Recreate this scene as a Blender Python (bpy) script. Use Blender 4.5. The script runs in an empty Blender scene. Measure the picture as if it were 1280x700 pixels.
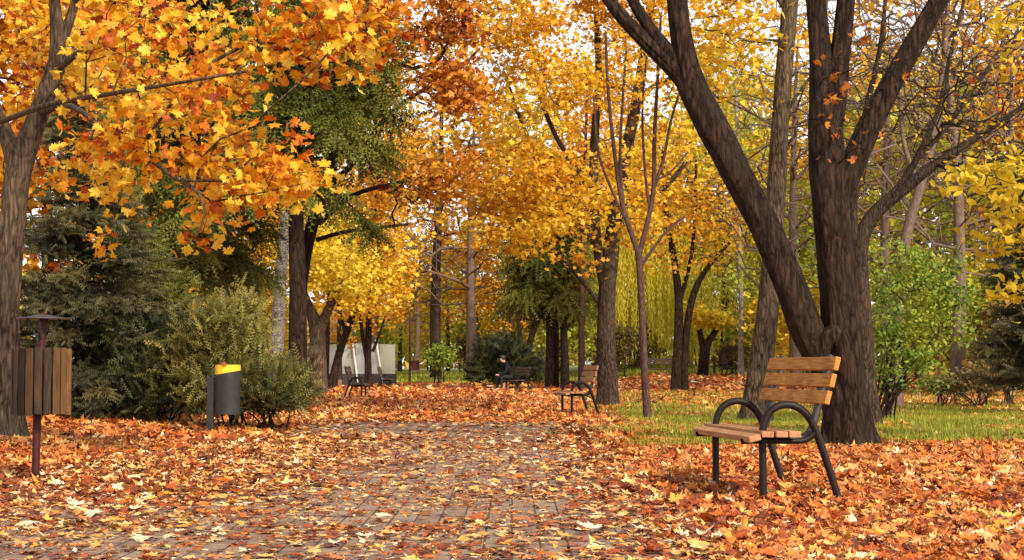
import bpy, bmesh, math, random
import numpy as np
from mathutils import Vector, Matrix, noise

R = math.radians
sc = bpy.context.scene
col = sc.collection
KD = 4.0 / 3.0                      # metres of depth per unit in the tables below
FPX, HORIZ, CAMH = 2200.0, 461.0, 0.85
PITCH = math.atan((HORIZ - 350.0) / FPX)

# ------------------------------------------------------------------ basics
def sstep(a, b, x):
    t = np.clip((np.asarray(x, float) - a) / (b - a), 0, 1)
    return t * t * (3 - 2 * t)

def gz(x, y):
    """height of the ground"""
    x = np.asarray(x, float); y = np.asarray(y, float)
    z = 0.55 * sstep(78, 112, y) + 0.30 * sstep(105, 150, y)
    z = z + 0.45 * sstep(3, 7.5, x) * sstep(60, 80, y)
    z = z + 0.07 * np.exp(-(((x - 2.6) / 1.8) ** 2 + ((y - 14.2) / 2.2) ** 2))
    z = z + 0.12 * sstep(3.9, 6.8, -x) * sstep(13, 19, y) * (1 - sstep(30, 40, y))
    z = z + 0.015 * np.sin(x * 1.7 + 0.6 * y) * sstep(2.9, 4.2, np.abs(x + 1.6))
    return z

def W(px, py, d):
    """point of the place seen at photo pixel (px, py) at table depth d"""
    Y = d * KD
    a = PITCH
    x = (px - 640) / FPX; y = (350 - py) / FPX
    v = np.array([x, math.cos(a) - y * math.sin(a), math.sin(a) + y * math.cos(a)])
    v = v * (Y / v[1])
    return np.array([v[0], v[1], v[2] + CAMH])

def ppm(d):                          # photo pixels per metre
    return FPX / (d * KD)

def base(px, d):
    p = W(px, HORIZ, d)
    return np.array([p[0], p[1], float(gz(p[0], p[1]))])

def tag(o, label=None, cat=None, group=None, kind=None):
    if label: o['label'] = label
    if cat: o['category'] = cat
    if group: o['group'] = group
    if kind: o['kind'] = kind
    return o

def empty(name, loc, rz=0.0):
    o = bpy.data.objects.new(name, None)
    col.objects.link(o)
    o.location = [float(v) for v in loc]; o.rotation_euler = (0, 0, rz)
    o.empty_display_size = 0.2
    return o

def thing(name, loc, label, cat, group=None, rz=0.0):
    return tag(empty(name, loc, rz), label, cat, group)

def link_mesh(name, me, m, parent=None):
    o = bpy.data.objects.new(name, me)
    col.objects.link(o)
    for mm in (m if isinstance(m, (list, tuple)) else [m]):
        me.materials.append(mm)
    if parent is not None:
        o.parent = parent
    return o

def np_mesh(name, V, F, m, parent=None, hue=None, smooth=False, offset=None):
    """V (n,3), F (m,k) fixed-size faces"""
    V = np.asarray(V, np.float32)
    if offset is not None:
        V = V - np.asarray(offset, np.float32)
    F = np.asarray(F, np.int32)
    k = F.shape[1]
    me = bpy.data.meshes.new(name)
    me.vertices.add(len(V)); me.vertices.foreach_set('co', V.ravel())
    me.loops.add(F.size); me.loops.foreach_set('vertex_index', F.ravel())
    me.polygons.add(len(F))
    me.polygons.foreach_set('loop_start', np.arange(0, F.size, k, dtype=np.int32))
    if smooth:
        me.polygons.foreach_set('use_smooth', np.ones(len(F), bool))
    if hue is not None:
        at = me.attributes.new('hue', 'FLOAT', 'FACE')
        at.data.foreach_set('value', np.asarray(hue, np.float32))
    me.update(calc_edges=True)
    return link_mesh(name, me, m, parent)

def bm_obj(name, bm, m, parent=None, smooth=False):
    me = bpy.data.meshes.new(name)
    bm.normal_update()
    bm.to_mesh(me); bm.free()
    if smooth:
        me.polygons.foreach_set('use_smooth', np.ones(len(me.polygons), bool))
    return link_mesh(name, me, m, parent)

def copy_tree(o, parent=None):
    c = o.copy(); col.objects.link(c)
    if parent is not None:
        c.parent = parent
    for ch in list(o.children):
        copy_tree(ch, c)
    return c

# ------------------------------------------------------------------ materials
def new_mat(name):
    m = bpy.data.materials.new(name); m.use_nodes = True
    nt = m.node_tree
    b = nt.nodes['Principled BSDF']
    return m, nt, b, nt.nodes['Material Output']

def ramp(nt, cols, pos=None):
    r = nt.nodes.new('ShaderNodeValToRGB')
    e = r.color_ramp.elements
    n = len(cols)
    pos = pos or [i / (n - 1) for i in range(n)]
    e[0].position = pos[0]; e[0].color = (*cols[0], 1)
    e[1].position = pos[-1]; e[1].color = (*cols[-1], 1)
    for i in range(1, n - 1):
        x = e.new(pos[i]); x.color = (*cols[i], 1)
    return r

def leaf_mat(name, cols, trans=0.35, rough=0.55, mottled=0.25, mscale=30.0):
    m, nt, b, out = new_mat(name)
    L = nt.links
    a = nt.nodes.new('ShaderNodeAttribute'); a.attribute_name = 'hue'
    r = ramp(nt, cols)
    tc = nt.nodes.new('ShaderNodeTexCoord')
    no = nt.nodes.new('ShaderNodeTexNoise'); no.inputs['Scale'].default_value = mscale
    no.inputs['Detail'].default_value = 2
    L.new(tc.outputs['Object'], no.inputs['Vector'])
    ma = nt.nodes.new('ShaderNodeMath'); ma.operation = 'MULTIPLY_ADD'
    L.new(no.outputs['Fac'], ma.inputs[0]); ma.inputs[1].default_value = mottled
    ma.inputs[2].default_value = -mottled * 0.5
    ad = nt.nodes.new('ShaderNodeMath'); ad.operation = 'ADD'; ad.use_clamp = True
    L.new(ma.outputs[0], ad.inputs[0]); L.new(a.outputs['Fac'], ad.inputs[1])
    L.new(ad.outputs[0], r.inputs['Fac'])
    L.new(r.outputs['Color'], b.inputs['Base Color'])
    b.inputs['Roughness'].default_value = rough
    b.inputs['Specular IOR Level'].default_value = 0.35
    t = nt.nodes.new('ShaderNodeBsdfTranslucent')
    L.new(r.outputs['Color'], t.inputs['Color'])
    mx = nt.nodes.new('ShaderNodeMixShader'); mx.inputs[0].default_value = trans
    L.new(b.outputs[0], mx.inputs[1]); L.new(t.outputs[0], mx.inputs[2])
    L.new(mx.outputs[0], out.inputs['Surface'])
    return m

def bark_mat(name, dark, light, scale=9.0, stretch=0.16, bump=0.6, extra=None, dist=0.03):
    m, nt, b, out = new_mat(name)
    L = nt.links
    tc = nt.nodes.new('ShaderNodeTexCoord')
    mp = nt.nodes.new('ShaderNodeMapping'); mp.inputs['Scale'].default_value = (1, 1, stretch)
    L.new(tc.outputs['Object'], mp.inputs['Vector'])
    n1 = nt.nodes.new('ShaderNodeTexNoise'); n1.inputs['Scale'].default_value = scale * 2.2
    n1.inputs['Detail'].default_value = 6; n1.inputs['Roughness'].default_value = 0.7
    n1.inputs['Distortion'].default_value = 0.6
    L.new(mp.outputs[0], n1.inputs['Vector'])
    v = nt.nodes.new('ShaderNodeTexVoronoi'); v.feature = 'DISTANCE_TO_EDGE'
    v.inputs['Scale'].default_value = scale * 2.6
    wp = nt.nodes.new('ShaderNodeMix'); wp.data_type = 'VECTOR'; wp.inputs['Factor'].default_value = .12
    n0 = nt.nodes.new('ShaderNodeTexNoise'); n0.inputs['Scale'].default_value = scale * .8; n0.inputs['Detail'].default_value = 3
    L.new(mp.outputs[0], n0.inputs['Vector'])
    L.new(mp.outputs[0], wp.inputs['A']); L.new(n0.outputs['Color'], wp.inputs['B'])
    L.new(wp.outputs['Result'], v.inputs['Vector'])
    mu = nt.nodes.new('ShaderNodeMath'); mu.operation = 'MULTIPLY_ADD'
    L.new(v.outputs['Distance'], mu.inputs[0]); mu.inputs[1].default_value = 0.7
    L.new(n1.outputs['Fac'], mu.inputs[2])
    r = ramp(nt, [dark, tuple((d + l) / 2 for d, l in zip(dark, light)), light], [0.46, 0.68, 0.98])
    L.new(mu.outputs[0], r.inputs['Fac'])
    n2 = nt.nodes.new('ShaderNodeTexNoise'); n2.inputs['Scale'].default_value = 1.3
    n2.inputs['Detail'].default_value = 4
    L.new(tc.outputs['Object'], n2.inputs['Vector'])
    mxc = nt.nodes.new('ShaderNodeMix'); mxc.data_type = 'RGBA'
    r2 = ramp(nt, [(0, 0, 0), (1, 1, 1)], [0.45, 0.7])
    L.new(n2.outputs['Fac'], r2.inputs['Fac'])
    mf = nt.nodes.new('ShaderNodeMath'); mf.operation = 'MULTIPLY'; mf.inputs[1].default_value = 0.55
    L.new(r2.outputs['Color'], mf.inputs[0])
    L.new(mf.outputs[0], mxc.inputs['Factor'])
    L.new(r.outputs['Color'], mxc.inputs['A'])
    mxc.inputs['B'].default_value = (*(extra or tuple(c * 0.6 for c in light)), 1)
    L.new(mxc.outputs['Result'], b.inputs['Base Color'])
    b.inputs['Roughness'].default_value = 0.9
    b.inputs['Specular IOR Level'].default_value = 0.2
    bp = nt.nodes.new('ShaderNodeBump'); bp.inputs['Strength'].default_value = bump
    bp.inputs['Distance'].default_value = dist
    L.new(mu.outputs[0], bp.inputs['Height']); L.new(bp.outputs[0], b.inputs['Normal'])
    return m

def plain_mat(name, c, rough=0.5, metal=0.0, vary=0.25, scale=12.0, bump=0.0, spec=0.5, c2=None):
    m, nt, b, out = new_mat(name)
    L = nt.links
    tc = nt.nodes.new('ShaderNodeTexCoord')
    n1 = nt.nodes.new('ShaderNodeTexNoise'); n1.inputs['Scale'].default_value = scale
    n1.inputs['Detail'].default_value = 5; n1.inputs['Roughness'].default_value = 0.65
    L.new(tc.outputs['Object'], n1.inputs['Vector'])
    lo = c2 or tuple(x * (1 - vary) for x in c)
    r = ramp(nt, [lo, c, tuple(min(1, x * (1 + vary)) for x in c)], [0.3, 0.5, 0.72])
    L.new(n1.outputs['Fac'], r.inputs['Fac']); L.new(r.outputs['Color'], b.inputs['Base Color'])
    b.inputs['Roughness'].default_value = rough; b.inputs['Metallic'].default_value = metal
    b.inputs['Specular IOR Level'].default_value = spec
    if bump:
        bp = nt.nodes.new('ShaderNodeBump'); bp.inputs['Strength'].default_value = bump
        bp.inputs['Distance'].default_value = 0.004
        L.new(n1.outputs['Fac'], bp.inputs['Height']); L.new(bp.outputs[0], b.inputs['Normal'])
    return m

def wood_mat(name, a, bb, axis='Y', scale=14.0, use_hue=False):
    """planks whose grain runs along one object axis"""
    m, nt, b, out = new_mat(name)
    L = nt.links
    tc = nt.nodes.new('ShaderNodeTexCoord')
    mp = nt.nodes.new('ShaderNodeMapping')
    s = [1, 1, 1]; s['XYZ'.index(axis)] = 0.06
    mp.inputs['Scale'].default_value = s
    L.new(tc.outputs['Object'], mp.inputs['Vector'])
    n1 = nt.nodes.new('ShaderNodeTexNoise'); n1.inputs['Scale'].default_value = scale * 6
    n1.inputs['Detail'].default_value = 6; n1.inputs['Roughness'].default_value = 0.7
    L.new(mp.outputs[0], n1.inputs['Vector'])
    n2 = nt.nodes.new('ShaderNodeTexNoise'); n2.inputs['Scale'].default_value = 5
    n2.inputs['Detail'].default_value = 5
    L.new(tc.outputs['Object'], n2.inputs['Vector'])
    ad = nt.nodes.new('ShaderNodeMath'); ad.operation = 'MULTIPLY_ADD'
    L.new(n2.outputs['Fac'], ad.inputs[0]); ad.inputs[1].default_value = 0.45
    L.new(n1.outputs['Fac'], ad.inputs[2])
    fac = ad.outputs[0]
    if use_hue:
        at = nt.nodes.new('ShaderNodeAttribute'); at.attribute_name = 'hue'
        a2 = nt.nodes.new('ShaderNodeMath'); a2.operation = 'MULTIPLY_ADD'
        L.new(at.outputs['Fac'], a2.inputs[0]); a2.inputs[1].default_value = 0.7
        L.new(fac, a2.inputs[2]); fac = a2.outputs[0]
        r = ramp(nt, [a, tuple((p + q) / 2 for p, q in zip(a, bb)), bb], [0.55, 0.95, 1.3 if 0 else 1.0])
        s2 = nt.nodes.new('ShaderNodeMath'); s2.operation = 'MULTIPLY'; s2.inputs[1].default_value = 0.68
        L.new(fac, s2.inputs[0]); fac = s2.outputs[0]
    else:
        r = ramp(nt, [a, tuple((p + q) / 2 for p, q in zip(a, bb)), bb], [0.48, 0.72, 0.95])
    L.new(fac, r.inputs['Fac']); L.new(r.outputs['Color'], b.inputs['Base Color'])
    b.inputs['Roughness'].default_value = 0.65
    b.inputs['Specular IOR Level'].default_value = 0.2
    bp = nt.nodes.new('ShaderNodeBump'); bp.inputs['Strength'].default_value = 0.5
    bp.inputs['Distance'].default_value = 0.003
    L.new(n1.outputs['Fac'], bp.inputs['Height']); L.new(bp.outputs[0], b.inputs['Normal'])
    return m

ORANGE = [(.16, .022, .006), (.36, .06, .008), (.62, .15, .010), (.76, .28, .012), (.82, .43, .02), (.84, .55, .035), (.82, .58, .07)]
GOLD = [(.42, .13, .010), (.62, .26, .012), (.74, .37, .014), (.80, .48, .022), (.78, .56, .05)]
YELLOW = [(.50, .30, .015), (.68, .46, .02), (.76, .56, .03), (.72, .60, .06)]
RUST = [(.16, .03, .008), (.30, .065, .010), (.46, .13, .012), (.60, .22, .015), (.70, .36, .03)]
LIME = [(.16, .20, .018), (.30, .33, .025), (.46, .44, .03), (.60, .52, .04)]
WILLOW = [(.42, .36, .02), (.58, .49, .03), (.70, .58, .05), (.74, .54, .05)]
GREEN = [(.04, .08, .014), (.10, .17, .02), (.20, .29, .03), (.38, .40, .045)]
SPRUCE = [(.014, .022, .005), (.048, .062, .008), (.115, .125, .014), (.21, .20, .025)]
BLUE = [(.012, .018, .007), (.032, .040, .014), (.075, .075, .028), (.18, .15, .05)]
JUNIPER = [(.012, .02, .005), (.036, .046, .009), (.11, .10, .018), (.30, .24, .05)]
BROWN = [(.05, .035, .012), (.11, .08, .02), (.20, .11, .03), (.30, .13, .03)]
LITTER = [(.10, .028, .012), (.27, .055, .014), (.47, .095, .014), (.60, .16, .02), (.60, .21, .08), (.72, .33, .03), (.62, .34, .17), (.76, .48, .08), (.74, .55, .34), (.80, .68, .48)]
PINKTWIG = [(.24, .15, .11), (.34, .22, .16)]

M = {}
for nm, pal, tr in (('orange', ORANGE, .42), ('gold', GOLD, .42), ('yellow', YELLOW, .42), ('rust', RUST, .35),
                    ('lime', LIME, .4), ('willow', WILLOW, .4), ('green', GREEN, .4), ('spruce', SPRUCE, .12),
                    ('blue', BLUE, .1), ('juniper', JUNIPER, .15), ('brown', BROWN, .3), ('litter', LITTER, .12)):
    M[nm] = leaf_mat('leaf ' + nm, pal, tr, mottled=.42 if nm in ('orange', 'litter') else .25, mscale=38)
M['bark_grey'] = bark_mat('bark grey', (.030, .019, .012), (.26, .165, .10), 9, .22, 1.0, (.10, .085, .05), .05)
M['bark_dark'] = bark_mat('bark dark', (.006, .0035, .0025), (.10, .052, .029), 7, .24, 1.0, (.035, .022, .013), .10)
M['bark_brown'] = bark_mat('bark brown', (.014, .009, .006), (.13, .08, .05), 9, .3, 1.0, None, .05)
M['bark_red'] = bark_mat('bark reddish', (.05, .022, .016), (.16, .085, .065), 12, .3, .4)
M['bark_twig'] = bark_mat('bark bare twigs', (.10, .062, .046), (.26, .17, .13), 12, .3, .3)
M['bark_birch'] = bark_mat('bark birch', (.05, .04, .035), (.62, .55, .47), 5, 2.2, .3, (.45, .38, .32))
M['iron'] = plain_mat('painted iron', (.014, .007, .006), .5, 0, .35, 25, .15, .2)
M['iron_red'] = plain_mat('red brown painted post', (.050, .009, .008), .5, 0, .4, 18, .15, .2)
M['iron_grey'] = plain_mat('weathered grey iron', (.055, .05, .048), .5, .3, .3, 20, .1)
M['bin_grey'] = plain_mat('dark grey bin paint', (.026, .025, .025), .55, 0, .3, 10, .1, .25)
M['bin_yellow'] = plain_mat('yellow bin paint', (.80, .50, .015), .5, 0, .15, 10)
M['plank'] = wood_mat('varnished planks', (.18, .055, .010), (.66, .30, .06), 'Y')
M['plank_seat'] = wood_mat('worn seat planks', (.22, .085, .04), (.55, .28, .13), 'Y')
M['plank_pale'] = wood_mat('pale planks', (.45, .38, .30), (.75, .68, .58), 'Y')
M['plank_dark'] = wood_mat('dark planks', (.03, .016, .010), (.15, .09, .06), 'Y')
M['slat'] = wood_mat('weathered bin slats with side light', (.014, .008, .005), (.24, .115, .04), 'Z', 14, True)
M['white'] = plain_mat('white paint', (.75, .73, .68), .5, 0, .12, 6)
M['stump'] = plain_mat('cut wood', (.22, .12, .06), .8, 0, .35, 20)
M['cloth'] = plain_mat('black cloth', (.007, .007, .009), .95, 0, .3, 30)
M['trouser'] = plain_mat('dark trousers', (.016, .015, .018), .85, 0, .3, 30)
M['skin'] = plain_mat('skin', (.55, .33, .24), .55, 0, .08, 20)
M['hair'] = plain_mat('dark hair', (.02, .012, .008), .6, 0, .3, 60)
M['shoe'] = plain_mat('pale shoe', (.62, .55, .50), .6, 0, .15, 20)
def glass_mat():
    m, nt, b, out = new_mat('milky glazing')
    b.inputs['Base Color'].default_value = (.78, .82, .78, 1)
    b.inputs['Roughness'].default_value = .12
    b.inputs['Transmission Weight'].default_value = .6
    b.inputs['Coat Weight'].default_value = 1.0; b.inputs['Coat Roughness'].default_value = .03
    b.inputs['IOR'].default_value = 1.3
    return m
M['glass'] = glass_mat()

# ------------------------------------------------------------------ leaves
def fan(half):
    pts = list(half) + [(-x, y) for x, y in reversed(half[1:-1])]
    V = [(0, 0.02, 0)] + [(x, y, 0) for x, y in pts]
    n = len(pts)
    F = [(0, 1 + (i + 1) % n, 1 + i) for i in range(n)]
    return np.array(V, float), np.array(F, int)

T_MAPLE = fan([(0, .58), (.06, .38), (.16, .41), (.15, .2), (.28, .33), (.46, .30), (.37, .13), (.44, .02), (.26, -.03), (.34, -.22), (.12, -.24), (0, -.20)])
# a stalk on the detailed leaf
_v, _f = T_MAPLE
T_MAPLE = (np.vstack([_v, [[-.012, -.2, 0], [.012, -.2, 0], [.05, -.55, -.06]]]), np.vstack([_f, [[len(_v), len(_v) + 1, len(_v) + 2]]]))
T_STAR = fan([(0, .56), (.18, .24), (.44, .32), (.29, .0), (.34, -.24), (0, -.22)])
T_OVAL = fan([(0, .55), (.2, .25), (.26, -.05), (.13, -.35), (0, -.48)])
T_QUAD = (np.array([[0, .55, 0], [-.36, 0, .06], [0, -.5, 0], [.36, 0, .06]], float), np.array([[0, 1, 2], [0, 2, 3]], int))
T_SLIM = (np.array([[0, .6, 0], [-.11, 0, .03], [0, -.5, 0], [.11, 0, .03]], float), np.array([[0, 1, 2], [0, 2, 3]], int))

def feather(n=7, w=.22, up=.03, swept=.28, thick=.032):
    """needle spray: a spine along +y with needles to both sides"""
    V, F = [], []
    V += [(-.012, -.02, 0), (.012, -.02, 0), (0, 1, 0)]; F.append((0, 1, 2))
    for i in range(n):
        t = i / n * .92 + .02
        ww = w * (1 - .65 * t) * (1 if i else .6)
        for s in (-1, 1):
            b = len(V)
            V += [(0, t, 0), (0, t + thick * 2.0, 0), (s * ww, t + swept * (1 - .5 * t) * .8, up * (1 if i % 2 else -1.4))]
            F.append((b, b + 1, b + 2))
    return np.array(V, float), np.array(F, int)
T_SPRAY = feather(8, .20, .05, .30, .045)
T_BRUSH = feather(11, .16, .08, .22, .05)
T_FROND = feather(15, .085, .05, .10, .030)

def norm(a):
    return a / np.maximum(np.linalg.norm(a, axis=-1, keepdims=True), 1e-9)

def frames(nrm, yaw=None, ydir=None, rng=None):
    """rotation matrices whose z is nrm and whose y is random or near ydir"""
    nrm = norm(nrm)
    if ydir is None:
        ydir = norm(rng.normal(size=nrm.shape))
    y = norm(ydir - nrm * np.sum(ydir * nrm, 1, keepdims=True))
    x = np.cross(y, nrm)
    return np.stack([x, y, nrm], axis=2)         # columns

def leaf_cloud(tpl, pos, size, rot, rng, curl=0.5, hue=None, parent_off=None):
    V0, F0 = tpl
    n, k = len(pos), len(V0)
    V = np.repeat(V0[None], n, 0)
    c1 = rng.normal(0, 1, (n, 1)) * curl; c2 = rng.normal(0, 1, (n, 1)) * curl; c3 = rng.normal(0, .6, (n, 1)) * curl
    V[:, :, 2] += c1 * V[:, :, 0] ** 2 + c2 * V[:, :, 1] ** 2 + c3 * V[:, :, 0] * V[:, :, 1]
    V *= np.asarray(size).reshape(n, 1, 1)
    V = np.einsum('nij,nkj->nki', rot, V) + pos[:, None, :]
    F = (F0[None] + (np.arange(n) * k)[:, None, None]).reshape(-1, F0.shape[1])
    H = np.repeat(hue, len(F0)) if hue is not None else None
    return V.reshape(-1, 3), F, H

# ------------------------------------------------------------------ tubes
def catmull(pts, rad, sub):
    pts = np.asarray(pts, float); rad = np.asarray(rad, float)
    P = np.vstack([2 * pts[0] - pts[1], pts, 2 * pts[-1] - pts[-2]])
    out, ro = [], []
    for i in range(1, len(P) - 2):
        p0, p1, p2, p3 = P[i - 1:i + 3]
        for s in range(sub):
            t = s / sub
            out.append(.5 * ((2 * p1) + (-p0 + p2) * t + (2 * p0 - 5 * p1 + 4 * p2 - p3) * t ** 2 + (-p0 + 3 * p1 - 3 * p2 + p3) * t ** 3))
            ro.append(rad[i - 1] * (1 - t) + rad[i] * t)
    out.append(P[-2]); ro.append(rad[-1])
    return np.array(out), np.array(ro)

class Tubes:
    def __init__(self):
        self.V, self.F, self.n = [], [], 0
    def add(self, pts, rad, sides=6, rough=0.0, seed=0.0, flare=None):
        pts = np.asarray(pts, float); n = len(pts)
        if n < 2: return
        tan = np.gradient(pts, axis=0); tan = norm(tan)
        ref = np.array([1.0, 0, 0]) if abs(tan[0][0]) < .8 else np.array([0, 1.0, 0])
        ang = np.arange(sides) * 2 * math.pi / sides
        ca, sa = np.cos(ang)[:, None], np.sin(ang)[:, None]
        for i in range(n):
            t = tan[i]
            u = ref - t * np.dot(ref, t); u /= max(np.linalg.norm(u), 1e-9)
            v = np.cross(t, u); ref = u
            r = np.full((sides, 1), rad[i])
            if rough:
                for k in range(sides):
                    q = (math.cos(ang[k]) * 2.6, math.sin(ang[k]) * 2.6, pts[i][2] * 1.1 + seed)
                    q2 = (math.cos(ang[k]) * 7, math.sin(ang[k]) * 7, pts[i][2] * 2.2 + seed)
                    r[k] *= 1 + rough * (noise.noise(q) * 1.1 + .55 * noise.noise(q2))
                    if flare is not None:
                        hh = max(0.0, pts[i][2] - flare)
                        r[k] *= 1 + .36 * math.exp(-hh / .24) * max(0, math.sin(ang[k] * 5 + seed) * .8 + noise.noise((q[0], q[1], seed)))
            self.V.append(pts[i] + r * (ca * u + sa * v))
        b = self.n
        idx = np.arange(sides)
        for i in range(n - 1):
            a0 = b + i * sides + idx; a1 = b + i * sides + (idx + 1) % sides
            self.F.append(np.stack([a0, a1, a1 + sides, a0 + sides], 1))
        # rounded tip
        self.V.append(pts[-1] + tan[-1] * rad[-1] * .5 + .04 * rad[-1] * (ca * u + sa * v))
        a0 = b + (n - 1) * sides + idx; a1 = b + (n - 1) * sides + (idx + 1) % sides
        self.F.append(np.stack([a0, a1, a1 + sides, a0 + sides], 1))
        self.n += (n + 1) * sides
    def build(self, name, m, parent=None, offset=None, smooth=True):
        F = np.vstack(self.F)
        me_f = F
        o = np_mesh(name, np.vstack(self.V), me_f, m, parent, None, smooth, offset)
        return o

# ------------------------------------------------------------------ growing branches
def grow(limbs, attr, rng, tip=.006, seg=.5, alpha=.25, attach=.0, jit=.08, bow=.06, up=.4):
    """limbs: [(pts, rad)] resampled; attr (n,3). Returns chains [(pts, rad)] and per attractor (tip, previous node)."""
    P, PL, RF, PAR = [], [], [], []
    for pts, rad in limbs:
        L = 0
        n = len(pts)
        for i in range(n):
            if i: L += np.linalg.norm(pts[i] - pts[i - 1])
            if i >= attach * n:
                P.append(pts[i]); PL.append(L * .35); RF.append(rad[i]); PAR.append(-1)
    n0 = len(P)
    cap = n0 + len(attr) * 14 + 10
    A = np.zeros((cap, 3)); A[:n0] = P
    C = np.zeros(cap); C[:n0] = PL
    PAR = PAR + [0] * (cap - n0)
    n = n0
    d0 = np.min(np.linalg.norm(attr[:, None, :] - A[None, :n0, :], axis=2), axis=1)
    ends = []
    for q in np.argsort(d0):
        p = attr[q]
        dv = p - A[:n]
        d = np.linalg.norm(dv, axis=1)
        cost = d + alpha * C[:n] + up * np.maximum(0, -dv[:, 2]) * .6
        j = int(np.argmin(cost))
        dj = d[j]
        m = min(12, max(1, int(round(dj / seg))))
        a = A[j].copy()
        prev = j
        side = rng.normal(0, 1, 3) * bow * dj
        side[2] += bow * dj * .8
        for s in range(1, m + 1):
            t = s / m
            pt = a + (p - a) * t + side * math.sin(math.pi * t) + (rng.normal(0, jit * seg, 3) if s < m else 0)
            A[n] = pt; PAR[n] = prev; C[n] = C[prev] + np.linalg.norm(pt - A[prev])
            prev = n; n += 1
        ends.append((q, prev, PAR[prev]))
    # radii by the pipe rule
    acc = np.zeros(n); kids = [[] for _ in range(n)]
    rad = np.zeros(n)
    for i in range(n - 1, n0 - 1, -1):
        rad[i] = max(acc[i], tip ** 2.2) ** (1 / 2.2)
        acc[PAR[i]] += rad[i] ** 2.2
        kids[PAR[i]].append(i)
    chains = []
    for i in range(n0):
        for k in kids[i]:
            st = [(i, k)]
            while st:
                p0, c = st.pop()
                lim = RF[p0] * .75 if p0 < n0 else rad[p0]
                ch = [p0, c]
                while kids[ch[-1]]:
                    ks = sorted(kids[ch[-1]], key=lambda z: -rad[z])
                    for z in ks[1:]:
                        st.append((ch[-1], z))
                    ch.append(ks[0])
                rr = np.array([min(rad[z] if z >= n0 else rad[c], lim) for z in ch])
                rr[0] = rr[1]
                rr[-1] *= .6
                chains.append((A[ch], rr))
    info = [None] * len(attr)
    for q, e, pr in ends:
        info[q] = (A[e], A[pr])
    return chains, info

def blob_points(blobs, n, rng, gap=0.0, gscale=.8):
    """points in ellipsoids given as (px, py, d, rx_px, ry_px, depth_m[, weight])"""
    w = np.array([b[3] * b[4] * (b[6] if len(b) > 6 else 1.0) for b in blobs], float); w /= w.sum()
    out = []
    while len(out) < n:
        b = blobs[rng.choice(len(blobs), p=w)]
        v = rng.normal(size=3); v /= np.linalg.norm(v); v *= rng.random() ** (1 / 2.6)
        c = W(b[0], b[1], b[2]); k = ppm(b[2])
        p = c + np.array([v[0] * b[3] / k, v[1] * b[5], v[2] * b[4] / k])
        if gap and noise.noise((p[0] * gscale, p[1] * gscale * .7, p[2] * gscale)) < -0.35 + gap * .5 - .1:
            continue
        if p[2] < .4: continue
        out.append(p)
    return np.array(out)

def limb(spec, d, sub=5):
    """spec: (px, py, width_px[, depth offset in m])"""
    pts, rad = [], []
    for s in spec:
        dd = d + (s[3] / KD if len(s) > 3 else 0)
        pts.append(W(s[0], s[1], dd)); rad.append(s[2] / 2 / ppm(dd))
    return catmull(pts, rad, sub)

def tree(name, label, cat, d, limbs, blobs=(), n_attr=200, per=6, leaf=.16, tpl=T_STAR, mat='gold', bark='bark_brown',
         seed=1, tip=.006, seg=.45, alpha=.25, rough=.05, sides=14, gap=0., spread=.32, group=None, attach=.35, flat=.55,
         huebase=.5, huevar=.22, hang=0., bow=.06, hsc=.35, up=.4, hamp=.5):
    """a tree built where it stands: limbs traced in the photo at their own depth, the finer branches grown into the crown"""
    rng = np.random.default_rng(seed)
    Ls = [limb(s, d) for s in limbs]
    zb = Ls[0][0][0].copy()
    zb[2] = float(gz(zb[0], zb[1]))
    Ls[0][0][0][2] = zb[2] - .12
    root = thing(name, zb, label, cat, group)
    tb = Tubes()
    for i, (p, r) in enumerate(Ls):
        big = r[0] > .09
        tb.add(p, r, sides if big else max(6, sides // 2), rough if big else 0, seed * 3.7 + i, zb[2] if i == 0 and big else None)
    info = []
    if n_attr and blobs:
        at = blob_points(blobs, n_attr, rng, gap)
        lm = [(p, r) for p, r in Ls]
        if len(lm) == 1:
            cut = int(len(lm[0][0]) * attach); lm = [(lm[0][0][cut:], lm[0][1][cut:])]
        else:
            cut = int(len(lm[0][0]) * .7); lm = [(lm[0][0][cut:], lm[0][1][cut:])] + lm[1:]
        chains, info = grow(lm, at, rng, tip, seg, alpha, bow=bow, up=up)
        for p, r in chains:
            tb.add(p, r, 6 if r[0] > .03 else (4 if r[0] > .012 else 3))
    tb.build('trunk', M[bark], root, zb)
    if per and info:
        crown(info, per, leaf, tpl, M[mat], root, zb, rng, spread, flat, huebase, huevar, hang, hsc, 'crown', hamp)
    return root

def crown(info, per, leaf, tpl, m, root, off, rng, spread=.32, flat=.55, hb=.5, hv=.22, hang=0., hsc=.35, name='crown', hamp=.5):
    pos, hue = [], []
    for e, pr in info:
        k = int(rng.poisson(per))
        t = rng.random((k, 1)) ** .6
        p = pr + (e - pr) * t + rng.normal(0, spread, (k, 3)) * np.array([1, 1, .55])
        p[:, 2] -= hang * rng.random(k)
        h = hb + hamp * noise.noise((e[0] * hsc, e[1] * hsc, e[2] * hsc)) + rng.normal(0, hv, k)
        pos.append(p); hue.append(h)
    pos = np.vstack(pos); hue = np.clip(np.hstack(hue), .02, .98)
    n = len(pos)
    nrm = rng.normal(0, 1, (n, 3)) * flat + np.array([0, -.15, .75])
    rot = frames(nrm, rng=rng)
    size = leaf * rng.uniform(.65, 1.25, n)
    V, F, H = leaf_cloud(tpl, pos, size, rot, rng, .55, hue)
    return np_mesh(name, V, F, m, root, H, False, off)

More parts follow.
